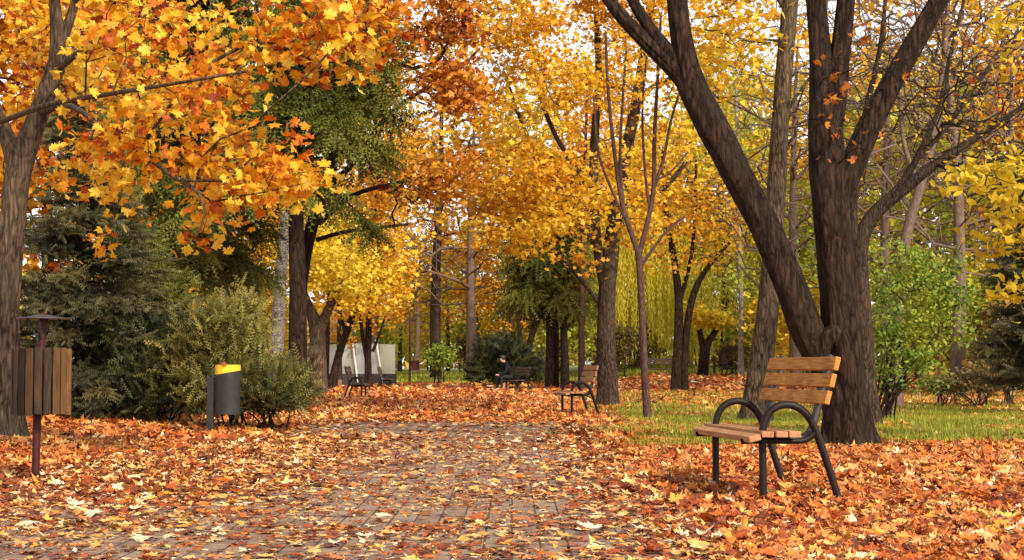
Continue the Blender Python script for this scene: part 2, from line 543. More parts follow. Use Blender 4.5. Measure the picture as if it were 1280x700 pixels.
# ------------------------------------------------------------------ conifers and shrubs
def conifer(name, label, px, d, height, rad, z_low, mat, seed, droop=.5, tw=26, nb=120, spray=.34, tpl=T_SPRAY, bark='bark_brown',
            hangdown=.0, trunk_r=.16, prof=.8, lean=0., group=None, cat='spruce', upturn=.15):
    rng = np.random.default_rng(seed)
    b = base(px, d)
    root = thing(name, b, label, cat, group)
    tb = Tubes()
    hs = np.linspace(-.1, height, 14)
    tp = np.stack([lean * hs / height + .04 * np.sin(hs), .03 * np.cos(hs * 1.3), hs], 1)
    tb.add(tp, np.maximum(.012, trunk_r * (1 - hs / height * .93)), 12, .06, seed)
    pos, dirs, nr, size, hue = [], [], [], [], []
    for i in range(nb):
        h = z_low + (height - z_low) * (i + rng.random()) / nb
        f = (h - z_low) / (height - z_low)
        L = rad * max(.05, (1 - f)) ** prof * rng.uniform(.7, 1.12)
        az = rng.random() * 2 * math.pi
        out = np.array([math.cos(az), math.sin(az), 0])
        x0 = np.array([np.interp(h, hs, tp[:, 0]), np.interp(h, hs, tp[:, 1]), h])
        m = 7
        ts = np.linspace(0, 1, m)
        pts = np.array([x0 + out * L * t + np.array([0, 0, L * (.12 * t - droop * t ** 1.6 + upturn * t ** 4)]) for t in ts])
        pts[1:] += rng.normal(0, .03 * L, (m - 1, 3)) * .6
        tb.add(pts, np.linspace(.010 + .012 * L, .004, m), 4)
        side = np.cross(out, [0, 0, 1])
        k = max(6, int(tw * (L / rad) ** .8))
        hb = rng.normal(.45, .12)
        for t in rng.random(k) ** .75:
            p = np.array([np.interp(t, ts, pts[:, c]) for c in range(3)])
            s = rng.choice([-1, 1])
            dv = out * rng.uniform(.3, .9) + side * s * rng.uniform(.2, 1.0) + np.array([0, 0, rng.normal(-.12, .22) - hangdown * rng.uniform(.6, 2.4)])
            sz = spray * rng.uniform(.6, 1.3) * (1 - .35 * t)
            pos.append(p + rng.normal(0, .02, 3)); dirs.append(dv); size.append(sz * (1 + hangdown * .6))
            nr.append(np.array([0, 0, 1.0]) + rng.normal(0, .35 + .4 * hangdown, 3))
            hue.append(hb + .28 * t + rng.normal(0, .12))
            # a second spray further out on the same twig
            dn = dv / np.linalg.norm(dv)
            pos.append(p + dn * sz * .6); dirs.append(dv + rng.normal(0, .45, 3)); size.append(sz * .8)
            nr.append(np.array([0, 0, 1.0]) + rng.normal(0, .45, 3)); hue.append(hb + .28 * t + .08 + rng.normal(0, .12))
    tb.build('trunk', M[bark], root)
    pos = np.array(pos); rot = frames(np.array(nr), ydir=norm(np.array(dirs)))
    V, F, H = leaf_cloud(tpl, pos, np.array(size), rot, rng, .12, np.clip(hue, .02, .98))
    np_mesh('crown', V, F, M[mat], root, H)
    return root

def shrub(name, label, px, d, blobs, n, mat, seed, stems=12, leaf=.1, tpl=T_OVAL, per=8, bark='bark_brown', spray=False, fan_r=.25,
          spread=.12, cat='shrub', group=None, huebase=.5, huevar=.2, tip=.004, out=.5, flat=.8, py=None):
    """a shrub: many stems from the ground and leaves or feathery sprays through its volume"""
    rng = np.random.default_rng(seed)
    b = base(px, d)
    root = thing(name, b, label, cat, group)
    at = blob_points(blobs, n, rng)
    at[:, 2] = np.maximum(at[:, 2], b[2] + .15)
    limbs = []
    cen = at.mean(0)
    for i in range(stems):
        a = i * 2.4 + rng.random()
        s = b + np.array([math.cos(a), math.sin(a), 0]) * fan_r * rng.random() + np.array([0, 0, -.05])
        tgt = at[rng.integers(len(at))]
        tgt = s + (tgt - s) * .7
        mid = (s + tgt) / 2 + np.array([0, 0, .15 * np.linalg.norm(tgt - s)]) * .6
        limbs.append(catmull([s, mid, tgt], [.016, .012, .007], 4))
    tb = Tubes()
    for p, r in limbs: tb.add(p, r, 5)
    chains, info = grow([(p[2:], r[2:]) for p, r in limbs], at, rng, tip, .3, .15)
    for p, r in chains: tb.add(p, np.minimum(r, .012), 3)
    tb.build('stems', M[bark], root, b)
    if not spray:
        crown(info, per, leaf, tpl, M[mat], root, b, rng, spread, flat, huebase, huevar, 0, .9)
    else:
        pos, dirs, size, hue, nr = [], [], [], [], []
        for e, pr in info:
            dirc = norm((e - b) * np.array([1, 1, .8]) + 1e-6)
            hb = huebase + .4 * noise.noise((e[0] * 1.1, e[1] * 1.1, e[2] * 1.1))
            for k in range(per):
                dv = dirc * out + rng.normal(0, .55, 3) + np.array([0, 0, .25])
                pos.append(e + rng.normal(0, spread, 3)); dirs.append(dv); size.append(leaf * rng.uniform(.6, 1.3))
                nr.append(rng.normal(0, 1, 3)); hue.append(hb + rng.normal(0, huevar))
        rot = frames(np.array(nr), ydir=norm(np.array(dirs)))
        V, F, H = leaf_cloud(tpl, np.array(pos), np.array(size), rot, rng, .15, np.clip(hue, .02, .98))
        np_mesh('foliage', V, F, M[mat], root, H, False, b)
    return root

# ================================================================== ground, path, litter, grass
def nz(x, y, s, seed=0.0):
    return np.array([noise.noise((a * s, b * s, seed)) for a, b in zip(np.ravel(x), np.ravel(y))]).reshape(np.shape(x))

def path_edges(y):
    xl = -4.3 + 1.3 * sstep(8, 24, y)
    return xl, 1.0 + 0 * np.asarray(y, float)

def grass_mask(x, y):
    x = np.asarray(x, float); y = np.asarray(y, float)
    wob = 1.6 * nz(x, y, .45, 12.0) + .9 * nz(x, y, 1.6, 15.0)
    y = y + wob; x = x + wob * .4
    right = sstep(1.2, 2.2, x) * sstep(18.6, 20.6, y) * (1 - .55 * sstep(34, 42, y)) * (1 - .6 * sstep(58, 66, y))
    far = sstep(82, 90, y)
    left = .35 * sstep(5.5, 8.5, -x) * sstep(40, 48, y)
    return np.clip(np.maximum(np.maximum(right, far), left), 0, 1)

def litter_density(x, y):
    xl, xr = path_edges(y)
    d = np.ones_like(x)
    inp = sstep(-.25, .3, x - xl) * (1 - sstep(-.45, .1, x - xr))
    n1 = nz(x, y, .55, 3.1) + .6 * nz(x, y, 1.7, 9.4)
    on = .08 + .34 * np.clip(n1 + .06, 0, 1) + .60 * sstep(.9, 2.6, -x) * sstep(9.0, 12.6, y) * (1 - sstep(20, 23.0, y)) + .30 * sstep(.2, .9, x)
    on = np.where(y < 9.6, on + .06, on)
    on = on + .75 * sstep(27.2, 28.2, y) + .25 * np.clip(n1, 0, 1) * sstep(27, 28, y)
    d = d * (1 - inp) + inp * np.clip(on, 0, 1)
    g = grass_mask(x, y)
    gl = np.clip(.30 + .6 * n1 + .40 * sstep(26, 40, y), .10, .9)
    d = d * (1 - g) + g * gl
    far = sstep(84, 92, y)
    return d * (1 - far * .93)

def grid_mesh(xs, ys, dz):
    X, Y = np.meshgrid(xs, ys)
    Z = gz(X, Y) + dz
    V = np.stack([X.ravel(), Y.ravel(), Z.ravel()], 1)
    nx, ny = len(xs), len(ys)
    i = (np.arange(ny - 1)[:, None] * nx + np.arange(nx - 1)[None]).ravel()
    return V, np.stack([i, i + 1, i + 1 + nx, i + nx], 1)

def build_ground():
    xs = np.unique(np.concatenate([np.linspace(-12, 12, 97), np.linspace(-50, 50, 101), np.array([-420, -250, -140, -90, -65, 65, 90, 140, 250, 420.])]))
    ys = np.unique(np.concatenate([np.linspace(4, 36, 129), np.linspace(36, 130, 95), np.array([-60, -25, -8, 0, 150, 190, 260, 420, 700.])]))
    V, F = grid_mesh(xs, ys, 0)
    m, nt, b, out = new_mat('leafy soil and grass'); L = nt.links
    tc = nt.nodes.new('ShaderNodeTexCoord')
    at = nt.nodes.new('ShaderNodeAttribute'); at.attribute_name = 'grass'
    v = nt.nodes.new('ShaderNodeTexVoronoi'); v.inputs['Scale'].default_value = 9
    no = nt.nodes.new('ShaderNodeTexNoise'); no.inputs['Scale'].default_value = 4; no.inputs['Detail'].default_value = 6
    mpv = nt.nodes.new('ShaderNodeMix'); mpv.data_type = 'VECTOR'; mpv.inputs['Factor'].default_value = .08
    L.new(tc.outputs['Object'], no.inputs['Vector'])
    L.new(tc.outputs['Object'], mpv.inputs['A']); L.new(no.outputs['Color'], mpv.inputs['B'])
    L.new(mpv.outputs['Result'], v.inputs['Vector'])
    sp = nt.nodes.new('ShaderNodeSeparateColor'); L.new(v.outputs['Color'], sp.inputs[0])
    r1 = ramp(nt, [(.07, .025, .01), (.20, .05, .012), (.38, .10, .015), (.50, .17, .03), (.50, .28, .10)])
    L.new(sp.outputs[0], r1.inputs['Fac'])
    n3 = nt.nodes.new('ShaderNodeTexNoise'); n3.inputs['Scale'].default_value = 26; n3.inputs['Detail'].default_value = 5
    L.new(tc.outputs['Object'], n3.inputs['Vector'])
    r2 = ramp(nt, [(.06, .085, .010), (.15, .19, .018), (.27, .28, .03)], [.3, .5, .75])
    L.new(n3.outputs['Fac'], r2.inputs['Fac'])
    n4 = nt.nodes.new('ShaderNodeTexNoise'); n4.inputs['Scale'].default_value = 1.2; n4.inputs['Detail'].default_value = 8
    L.new(tc.outputs['Object'], n4.inputs['Vector'])
    ad = nt.nodes.new('ShaderNodeMath'); ad.operation = 'ADD'
    L.new(at.outputs['Fac'], ad.inputs[0]); L.new(n4.outputs['Fac'], ad.inputs[1])
    rr = ramp(nt, [(0, 0, 0), (1, 1, 1)], [.75, .95]); L.new(ad.outputs[0], rr.inputs['Fac'])
    mx = nt.nodes.new('ShaderNodeMix'); mx.data_type = 'RGBA'
    L.new(rr.outputs['Color'], mx.inputs['Factor']); L.new(r1.outputs['Color'], mx.inputs['A']); L.new(r2.outputs['Color'], mx.inputs['B'])
    L.new(mx.outputs['Result'], b.inputs['Base Color']); b.inputs['Roughness'].default_value = .9
    bp = nt.nodes.new('ShaderNodeBump'); bp.inputs['Strength'].default_value = .7; bp.inputs['Distance'].default_value = .03
    L.new(n3.outputs['Fac'], bp.inputs['Height']); L.new(bp.outputs[0], b.inputs['Normal'])
    o = np_mesh('ground', V, F, m, None, None, True)
    a = o.data.attributes.new('grass', 'FLOAT', 'POINT')
    a.data.foreach_set('value', grass_mask(V[:, 0], V[:, 1]).astype(np.float32))
    tag(o, 'park ground under fallen leaves and patchy grass', 'ground', kind='structure')

def build_path():
    ys = np.linspace(3, 76, 293)
    V, F = [], []
    nx = 22
    for y in ys:
        xl, xr = path_edges(y)
        for t in np.linspace(0, 1, nx):
            x = float(xl + (xr - xl) * t)
            V.append((x, y, float(gz(x, y)) + .005))
    i = (np.arange(len(ys) - 1)[:, None] * nx + np.arange(nx - 1)[None]).ravel()
    F = np.stack([i, i + 1, i + 1 + nx, i + nx], 1)
    m, nt, b, out = new_mat('grey brown pavers'); L = nt.links
    tc = nt.nodes.new('ShaderNodeTexCoord')
    mp = nt.nodes.new('ShaderNodeMapping'); mp.inputs['Rotation'].default_value = (0, 0, R(90))
    L.new(tc.outputs['Object'], mp.inputs['Vector'])
    bk = nt.nodes.new('ShaderNodeTexBrick')
    bk.inputs['Scale'].default_value = 1; bk.inputs['Brick Width'].default_value = .26; bk.inputs['Row Height'].default_value = .135
    bk.inputs['Mortar Size'].default_value = .006; bk.inputs['Mortar Smooth'].default_value = .3
    bk.inputs['Color1'].default_value = (.25, .155, .105, 1); bk.inputs['Color2'].default_value = (.34, .23, .16, 1)
    bk.inputs['Mortar'].default_value = (.075, .045, .028, 1)
    L.new(mp.outputs[0], bk.inputs['Vector'])
    no = nt.nodes.new('ShaderNodeTexNoise'); no.inputs['Scale'].default_value = 3; no.inputs['Detail'].default_value = 8; no.inputs['Roughness'].default_value = .7
    L.new(tc.outputs['Object'], no.inputs['Vector'])
    r = ramp(nt, [(.45, .40, .36), (.92, .92, .92), (1.0, .96, .88)], [.3, .52, .72]); L.new(no.outputs['Fac'], r.inputs['Fac'])
    mx = nt.nodes.new('ShaderNodeMix'); mx.data_type = 'RGBA'; mx.blend_type = 'MULTIPLY'; mx.inputs['Factor'].default_value = 1
    L.new(bk.outputs['Color'], mx.inputs['A']); L.new(r.outputs['Color'], mx.inputs['B'])
    L.new(mx.outputs['Result'], b.inputs['Base Color']); b.inputs['Roughness'].default_value = .75
    n2 = nt.nodes.new('ShaderNodeTexNoise'); n2.inputs['Scale'].default_value = 60; n2.inputs['Detail'].default_value = 4
    L.new(tc.outputs['Object'], n2.inputs['Vector'])
    s = nt.nodes.new('ShaderNodeMath'); s.operation = 'MULTIPLY_ADD'; s.inputs[1].default_value = -1.0
    L.new(bk.outputs['Fac'], s.inputs[0])
    s2 = nt.nodes.new('ShaderNodeMath'); s2.operation = 'MULTIPLY'; s2.inputs[1].default_value = .25
    L.new(n2.outputs['Fac'], s2.inputs[0]); L.new(s2.outputs[0], s.inputs[2])
    bp = nt.nodes.new('ShaderNodeBump'); bp.inputs['Strength'].default_value = .8; bp.inputs['Distance'].default_value = .012
    L.new(s.outputs[0], bp.inputs['Height']); L.new(bp.outputs[0], b.inputs['Normal'])
    o = np_mesh('path', np.array(V), F, m, None, None, True)
    tag(o, 'path of small grey brown pavers half covered by leaves', 'path', kind='structure')

def sample_zone(rng, y0, y1, per_m2, dens):
    area = (.33 * (y0 + y1) + 2.8) * (y1 - y0)
    n = int(area * per_m2)
    w0, w1 = .33 * y0 + 1.4, .33 * y1 + 1.4
    u = rng.random(n)
    a, bq = (w1 - w0) / 2, w0
    t = (-bq + np.sqrt(bq * bq + 4 * a * u * (a + bq))) / (2 * a)
    y = y0 + (y1 - y0) * t
    x = rng.uniform(-1, 1, n) * (.33 * y + 1.4)
    k = rng.random(n) < dens(x, y)
    return x[k], y[k]

def build_litter():
    rng = np.random.default_rng(77)
    Vs, Fs, Hs, nb = [], [], [], 0
    for (y0, y1, pm, tpl, s0, tilt, lift) in ((7.2, 11.5, 740, T_MAPLE, .074, .25, .018), (11.5, 20, 640, T_STAR, .082, .29, .026),
                                              (20, 34, 270, T_STAR, .115, .32, .04), (34, 60, 120, T_STAR, .13, .36, .05), (60, 96, 45, T_QUAD, .19, .40, .06)):
        x, y = sample_zone(rng, y0, y1, pm, litter_density)
        n = len(x)
        dn = litter_density(x, y)
        z = gz(x, y) + .012 + rng.random(n) ** 1.5 * lift * (.25 + .75 * dn)
        nrm = np.stack([rng.normal(0, tilt, n), rng.normal(0, tilt, n) - .05, np.ones(n)], 1)
        nrm[:, :2] *= (.30 + .60 * dn ** 2)[:, None]
        nn = np.linalg.norm(nrm[:, :2], axis=1)
        size = s0 * np.exp(rng.normal(-.05, .26, n))
        z += size * .20 * np.minimum(nn, 1)
        clump = nz(x, y, .5, 21.0) * .30 + nz(x, y, 2.0, 5.0) * .12
        h = .37 + clump + rng.normal(0, .19, n)
        lit = rng.random(n)
        h = np.where(lit < .05, rng.uniform(.70, 1, n), h)
        h = np.where((lit > .09) & (lit < .22), rng.uniform(.0, .16, n), h)
        inp = (x > path_edges(y)[0] - .1) & (x < 1.0) & (y < 27)
        h = np.where(inp & (lit > .70), rng.uniform(.55, .95, n), h)       # paler, drier leaves on the paving
        h = np.where(inp & (lit > .36) & (lit <= .66), rng.uniform(.0, .2, n), h)
        V, F, H = leaf_cloud(tpl, np.stack([x, y, z], 1), size, frames(nrm, rng=rng), rng, (.35 + .45 * dn[:, None]), np.clip(h, .01, .99))
        Vs.append(V); Fs.append(F + nb); Hs.append(H); nb += len(V)
    # crumbled bits between the leaves on the paving
    for (y0, y1, pm, s0) in ((7.2, 13, 420, .022), (13, 24, 130, .034)):
        x, y = sample_zone(rng, y0, y1, pm, lambda a, b: (a > path_edges(b)[0]) * (a < 1.0) * np.clip(.5 + nz(a, b, .9, 31.0), .1, 1))
        n = len(x)
        nrm = np.stack([rng.normal(0, .3, n), rng.normal(0, .3, n), np.ones(n)], 1)
        V, F, H = leaf_cloud(T_QUAD, np.stack([x, y, gz(x, y) + .014], 1), s0 * np.exp(rng.normal(0, .4, n)), frames(nrm, rng=rng), rng, .8, np.clip(rng.beta(1.2, 1.6, n), .01, .99))
        Vs.append(V); Fs.append(F + nb); Hs.append(H); nb += len(V)
    o = np_mesh('fallen_leaves', np.vstack(Vs), np.vstack(Fs), M['litter'], None, np.hstack(Hs))
    tag(o, 'carpet of fallen orange and tan maple leaves', 'leaves', kind='stuff')

def build_grass():
    rng = np.random.default_rng(5)
    Vs, Fs, Hs, nb = [], [], [], 0
    for (y0, y1, pm, hgt, wid) in ((18.5, 34, 650, .085, .010), (34, 62, 150, .11, .022), (80, 112, 26, .16, .04)):
        x, y = sample_zone(rng, y0, y1, pm, lambda a, b: grass_mask(a, b) * np.clip(.75 + 1.2 * nz(a, b, .8, 2.0), .1, 1))
        n = len(x)
        h = hgt * rng.uniform(.5, 1.5, n)
        a = rng.random(n) * 2 * math.pi
        dx, dy = np.cos(a), np.sin(a)
        b0 = np.stack([x, y, gz(x, y) - .005], 1)
        wv = np.stack([-dy, dx, 0 * dx], 1) * wid
        tip = b0 + np.stack([dx * h * .5, dy * h * .5, h], 1)
        V = np.stack([b0 - wv, b0 + wv, tip], 1).reshape(-1, 3)
        F = np.arange(n * 3).reshape(-1, 3)
        Vs.append(V); Fs.append(F + nb); nb += len(V)
        Hs.append(np.clip(.5 + .5 * nz(x, y, .35, 8.0) + rng.normal(0, .2, n), .02, .98))
    m = leaf_mat('grass blades', [(.10, .14, .012), (.22, .25, .02), (.38, .37, .03), (.54, .42, .06)], .35)
    o = np_mesh('grass', np.vstack(Vs), np.vstack(Fs), m, None, np.hstack(Hs))
    tag(o, 'short yellowing autumn grass on the lawn', 'grass', kind='stuff')

build_ground(); build_path(); build_litter(); build_grass()

def lying_leaf(px, py, size, hue, label, seed, tilt=.10):
    rng = np.random.default_rng(seed)
    d = CAMH * FPX / (py - HORIZ) / KD
    p = W(px, py, d); p[2] = float(gz(p[0], p[1])) + .045
    nrm = np.array([[rng.normal(0, tilt), -tilt * 1.3, 1.0]])
    V, F, H = leaf_cloud(T_MAPLE, np.zeros((1, 3)), [size], frames(nrm, rng=rng), rng, .35, np.array([hue]))
    o = np_mesh('fallen_leaf', V, F, M['litter'], None, H)
    o.location = p
    tag(o, label, 'leaf', 'large fallen leaves lying on top of the carpet')

for i, a in enumerate([
    (104, 578, .19, .99, 'large pale cream maple leaf on the leaves beside the slatted bin post'),
    (182, 579, .18, .70, 'large golden yellow maple leaf standing out between the two bins'),
    (38, 660, .16, .93, 'cream maple leaf on the bare paving below the slatted bin'),
    (120, 648, .17, .97, 'pale leaf lying flat on paving in the lower left corner'),
    (738, 668, .15, .99, 'whitish maple leaf at the right edge of the paved path'),
    (1130, 662, .15, .76, 'bright yellow maple leaf low in front of the big forked tree'),
    (1172, 650, .15, .99, 'white dry leaf in the carpet right of the yellow one'),
    (970, 642, .15, .74, 'yellow orange leaf lying in front of the near bench'),
    (478, 652, .13, .97, 'small cream leaf in the middle of the paved path')]):
    lying_leaf(*a[:4], a[4], 40 + i)

# ================================================================== benches
def box(bm, c, s, rot=None, bev=.006):
    mat = Matrix.Translation(c) @ (rot or Matrix.Identity(4)) @ Matrix.Diagonal((*s, 1))
    r = bmesh.ops.create_cube(bm, size=1, matrix=mat)
    if bev:
        es = list({e for v in r['verts'] for e in v.link_edges})
        bmesh.ops.bevel(bm, geom=es, offset=bev, segments=2, affect='EDGES', profile=.6)

def make_bench(loc, rz, label, seat_m='plank_seat', back_m='plank', group='slatted park benches with looped iron arms'):
    root = thing('park_bench', loc, label, 'bench', group, rz)
    bm = bmesh.new()
    ln = 1.60
    for i in range(4):
        x = -.290 + i * .087
        rot = Matrix.Rotation(R(-14 if i == 0 else 1.5), 4, 'Y')
        box(bm, (x, (-.01, .008, -.004, .006)[i], .404 if i == 0 else .428), (.077, ln, .038), rot)
    bm_obj('seat', bm, M[seat_m], root)
    bm = bmesh.new()
    for i, (z, x) in enumerate(((.655, .185), (.762, .213), (.868, .243))):
        box(bm, (x, (.006, -.006, .004)[i], z), (.034, ln, .086), Matrix.Rotation(R(14), 4, 'Y'))
    bm_obj('backrest', bm, M[back_m], root)
    hoop = [(-.197, -.03), (-.197, .20), (-.197, .42), (-.182, .51), (-.135, .578), (-.06, .608), (.02, .597), (.09, .545), (.14, .46), (.185, .34), (.245, .16), (.305, -.03)]
    for s in (-1, 1):
        tb = Tubes()
        p, r = catmull([(x, s * .64, z) for x, z in hoop], [.0245] * len(hoop), 4)
        tb.add(p, r, 14)
        arm = tb.build('arm_frame', M['iron'], root)
        tb = Tubes()
        st = [(-.335, .378), (-.27, .382), (-.10, .380), (.03, .380), (.09, .392), (.135, .425), (.15, .45)]
        p, r = catmull([(x, s * .64, z) for x, z in st], [.019] * len(st), 4)
        tb.add(p, r, 10)
        tb.build('seat_rail', M['iron'], arm)
    for s in (-1, 1):
        tb = Tubes()
        st = [(-.31, .392), (-.1, .392), (.06, .395), (.13, .43), (.165, .52), (.205, .67), (.24, .78), (.272, .915)]
        p, r = catmull([(x, s * .56, z) for x, z in st], [.026] * len(st), 4)
        tb.add(p, r, 4)
        tb.build('back_support', M['iron_grey'], root, smooth=False)
    return root

near_axis = R(6.7)
b0 = make_bench((1.70, 11.78, float(gz(1.7, 11.8))), near_axis, 'wooden slatted park bench standing nearest, in front of the big forked tree')
def bench_at(px, Y, rz, label, dz=0.0, mats=None):
    X = (px - 640) / FPX * Y
    c = copy_tree(b0); c.location = (X, Y, float(gz(X, Y)) + dz); c.rotation_euler.z = R(rz); c['label'] = label
    if mats:
        for ch in c.children:
            if ch.name.startswith(('seat', 'backrest')):
                ch.data = ch.data.copy(); ch.data.materials[0] = M[mats]
    return c
bench_at(722, 32.2, 6, 'slatted bench with looped arms beside the thick golden tree trunk', 0, 'plank_seat')
bench_at(646, 66, 20, 'dark slatted bench on which the person in black sits', 0, 'plank_dark')
bench_at(446, 49, 180, 'bench facing the path beside two short wooden stumps', 0, 'plank_dark')
bench_at(482, 72, 180, 'smaller looking bench in front of the glazed shelter', 0, 'plank_dark')
bench_at(827, 80, 88, 'far bench in the open between thin tree and twin dark trunks', 0, 'plank_dark')
bench_at(849, 80.5, 2, 'far bench partly hidden behind the twin dark trunks', 0, 'plank_dark')
bench_at(911, 79, 182, 'far bench half hidden behind the mottled birch', 0, 'plank_dark')
bench_at(318, 66, 92, 'pale whitish bench seen past the juniper and the birch', 0, 'plank_pale')

# ================================================================== bins
def slatted_bin():
    b = base(46, 10.02)
    root = thing('litter_bin', b, 'round bin of brown wooden slats with a flat metal hood', 'litter bin')
    k = ppm(10.02)
    tb = Tubes()
    p, r = catmull([(0, 0, -.1), (.008, 0, .5), (.03, 0, 1.0), (.045, 0, 1.26)], [.031] * 4, 6)
    tb.add(p, r, 14); tb.build('post', M['iron_red'], root)
    rng = random.Random(4)
    cx, z0, z1, rr = .035, .505, 1.005, .212
    bm = bmesh.new(); hv = []
    n = 20
    tone = [.9, .75, .55, .35, .5, .2, .1, .25, .05, .3, .2, .15, .35, .1, .45, .3, .2, .6, .8, .95]  # wood tone varies by slat; side light painted in, lightest on the right
    for i in range(n):
        a = 2 * math.pi * (i + .5) / n
        rot = Matrix.Rotation(a, 4, 'Z')
        nf = len(bm.faces)
        box(bm, (cx + math.cos(a) * rr, math.sin(a) * rr, (z0 + z1) / 2 + rng.uniform(-.006, .006)), (.020, .056, z1 - z0), rot, .004)
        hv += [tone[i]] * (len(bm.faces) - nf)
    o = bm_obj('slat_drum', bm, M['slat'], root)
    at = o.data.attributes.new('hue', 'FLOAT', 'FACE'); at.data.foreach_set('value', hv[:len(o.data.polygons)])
    for z in (z0 + .02, z1 - .03):
        tb = Tubes()
        th = np.linspace(0, 2 * math.pi, 33)
        tb.add(np.stack([cx + .196 * np.cos(th), .196 * np.sin(th), np.full(33, z)], 1), [.009] * 33, 6)
        tb.build('hoop', M['iron'], root)
    bm = bmesh.new()
    bmesh.ops.create_cone(bm, cap_ends=True, segments=28, radius1=.19, radius2=.186, depth=.018, matrix=Matrix.Translation((cx, 0, z0 + .012)))
    bm_obj('bottom_plate', bm, M['iron'], root)
    # hood: shallow cone with a turned rim and two struts
    prof = [(.0, 1.262), (.06, 1.258), (.10, 1.247), (.195, 1.236), (.199, 1.230), (.195, 1.226), (.09, 1.236), (.0, 1.245)]
    bm = bmesh.new(); ring = []
    for x, z in prof:
        ring.append([bm.verts.new((.045 + x * math.cos(t), x * math.sin(t), z)) for t in np.linspace(0, 2 * math.pi, 33)[:-1]] if x else [bm.verts.new((.045, 0, z))])
    for a, c in zip(ring, ring[1:]):
        for i in range(32):
            q = [a[i % len(a)], a[(i + 1) % len(a)], c[(i + 1) % len(c)], c[i % len(c)]]
            q = list(dict.fromkeys(q))
            if len(q) > 2: bm.faces.new(q)
    hood = bm_obj('hood', bm, M['iron_grey'], root, True)
    for ang in (0, math.pi, math.pi / 2, -math.pi / 2):
        tb = Tubes()
        c, s = math.cos(ang), math.sin(ang)
        tb.add(np.array([[.042 + c * .03, s * .03, 1.075], [.045 + c * .07, s * .07, 1.13], [.045 + c * .12, s * .12, 1.232]]), [.007] * 3, 6)
        tb.build('strut', M['iron_grey'], hood)
slatted_bin()

def drum_bin():
    b = base(263.5, 16.7)
    k = ppm(16.7)
    root = thing('litter_bin', b, 'dark grey drum bin with a slanted yellow band on a side post', 'litter bin')
    bm = bmesh.new()
    box(bm, (0, 0, .34), (.085, .07, .82), None, .008)
    bm_obj('post', bm, M['bin_grey'], root)
    cx, r = .215, .158
    z0, z1 = .275, .90
    n = 40
    def cyl(lo, hi, ro, ri):
        bm = bmesh.new(); R4 = []
        for i in range(n):
            t = 2 * math.pi * i / n; c, s = math.cos(t), math.sin(t)
            a, h = lo(c), hi(c)
            R4.append([bm.verts.new((cx + rad * c, rad * s, z)) for rad, z in ((ro, a), (ro, h), (ri, h), (ri, a))])
        for i in range(n):
            p, q = R4[i], R4[(i + 1) % n]
            for j in range(4):
                bm.faces.new((p[j], q[j], q[(j + 1) % 4], p[(j + 1) % 4]))
        return bm
    cut = lambda c: .80 + .028 * c
    bm = cyl(lambda c: z0, lambda c: cut(c) - .001, r, r - .006)
    bmesh.ops.create_cone(bm, cap_ends=True, segments=n, radius1=r - .008, radius2=r - .008, depth=.01, matrix=Matrix.Translation((cx, 0, z0 + .012)))
    bm_obj('drum', bm, M['bin_grey'], root)
    bm_obj('yellow_band', cyl(lambda c: cut(c) + .001, lambda c: z1, r + .0015, r - .006), M['bin_yellow'], root)
    for z in (.42, .72):
        bm = bmesh.new(); box(bm, (.055, 0, z), (.04, .05, .03), None, .004)
        bm_obj('bracket', bm, M['iron'], root)
drum_bin()
_rng = np.random.default_rng(9)
_b = base(263.5, 16.7)
V, F, H = leaf_cloud(T_MAPLE, np.zeros((1, 3)), [.085], frames(np.array([[.3, -.8, .6]]), rng=_rng), _rng, .6, np.array([.12]))
o = np_mesh('fallen_leaf', V, F, M['litter'], None, H); o.location = (_b[0] + .20, _b[1] - .15, _b[2] + .91)
tag(o, 'small brown leaf caught on the rim of the yellow banded bin', 'leaf')

# ================================================================== things far down the path
def glazed_shelter():
    dd = 60.0
    root = thing('glazed_shelter', base(445, dd), 'pale glazed screen with leaning white posts behind the left benches', 'shelter')
    o = np.array(root.location)
    def P(px, py): return W(px, py, dd) - o
    def panel(x0, x1, y0, y1, back0, back1):
        a, b_ = P(x0, y1), P(x1, y1); c, d_ = P(x1, y0), P(x0, y0)
        a[1] += back0; d_[1] += back0; b_[1] += back1; c[1] += back1
        bm = bmesh.new()
        vs = [bm.verts.new(v) for v in (a, b_, c, d_)]
        f = bm.faces.new(vs)
        r = bmesh.ops.extrude_face_region(bm, geom=[f])
        bmesh.ops.translate(bm, vec=(0, .03, 0), verts=[g for g in r['geom'] if isinstance(g, bmesh.types.BMVert)])
        bm_obj('pane', bm, M['glass'], root)
    ye = 477
    panel(400, 419, 431, ye, .6, .02); panel(419.6, 443.5, 429, ye, .02, 0); panel(444.5, 473.5, 428.5, ye, 0, 0); panel(474.5, 491, 430, ye, 0, 1.6)
    for (x0, y0, x1, y1) in ((440, 423, 447.5, 474), (470, 425, 478.5, 474), (404, 430, 405, 478)):
        tb = Tubes(); a, c = P(x1, y1 + 4), P(x0, y0); a[1] -= .12; c[1] -= .12
        tb.add(np.array([a, (a + c) / 2, c]), [.05, .05, .045], 8); tb.build('post', M['white'], root)
    tb = Tubes(); tb.add(np.array([P(401, 430), P(444, 428), P(474, 428.5)]), [.035] * 3, 6); tb.build('top_rail', M['iron_grey'], root)
    bm = bmesh.new(); c = (P(402, 474) + P(491, 474)) / 2; c[1] -= .1
    box(bm, c, (3.6, .12, .5), None, .02); bm_obj('plinth', bm, M['iron_grey'], root)
glazed_shelter()

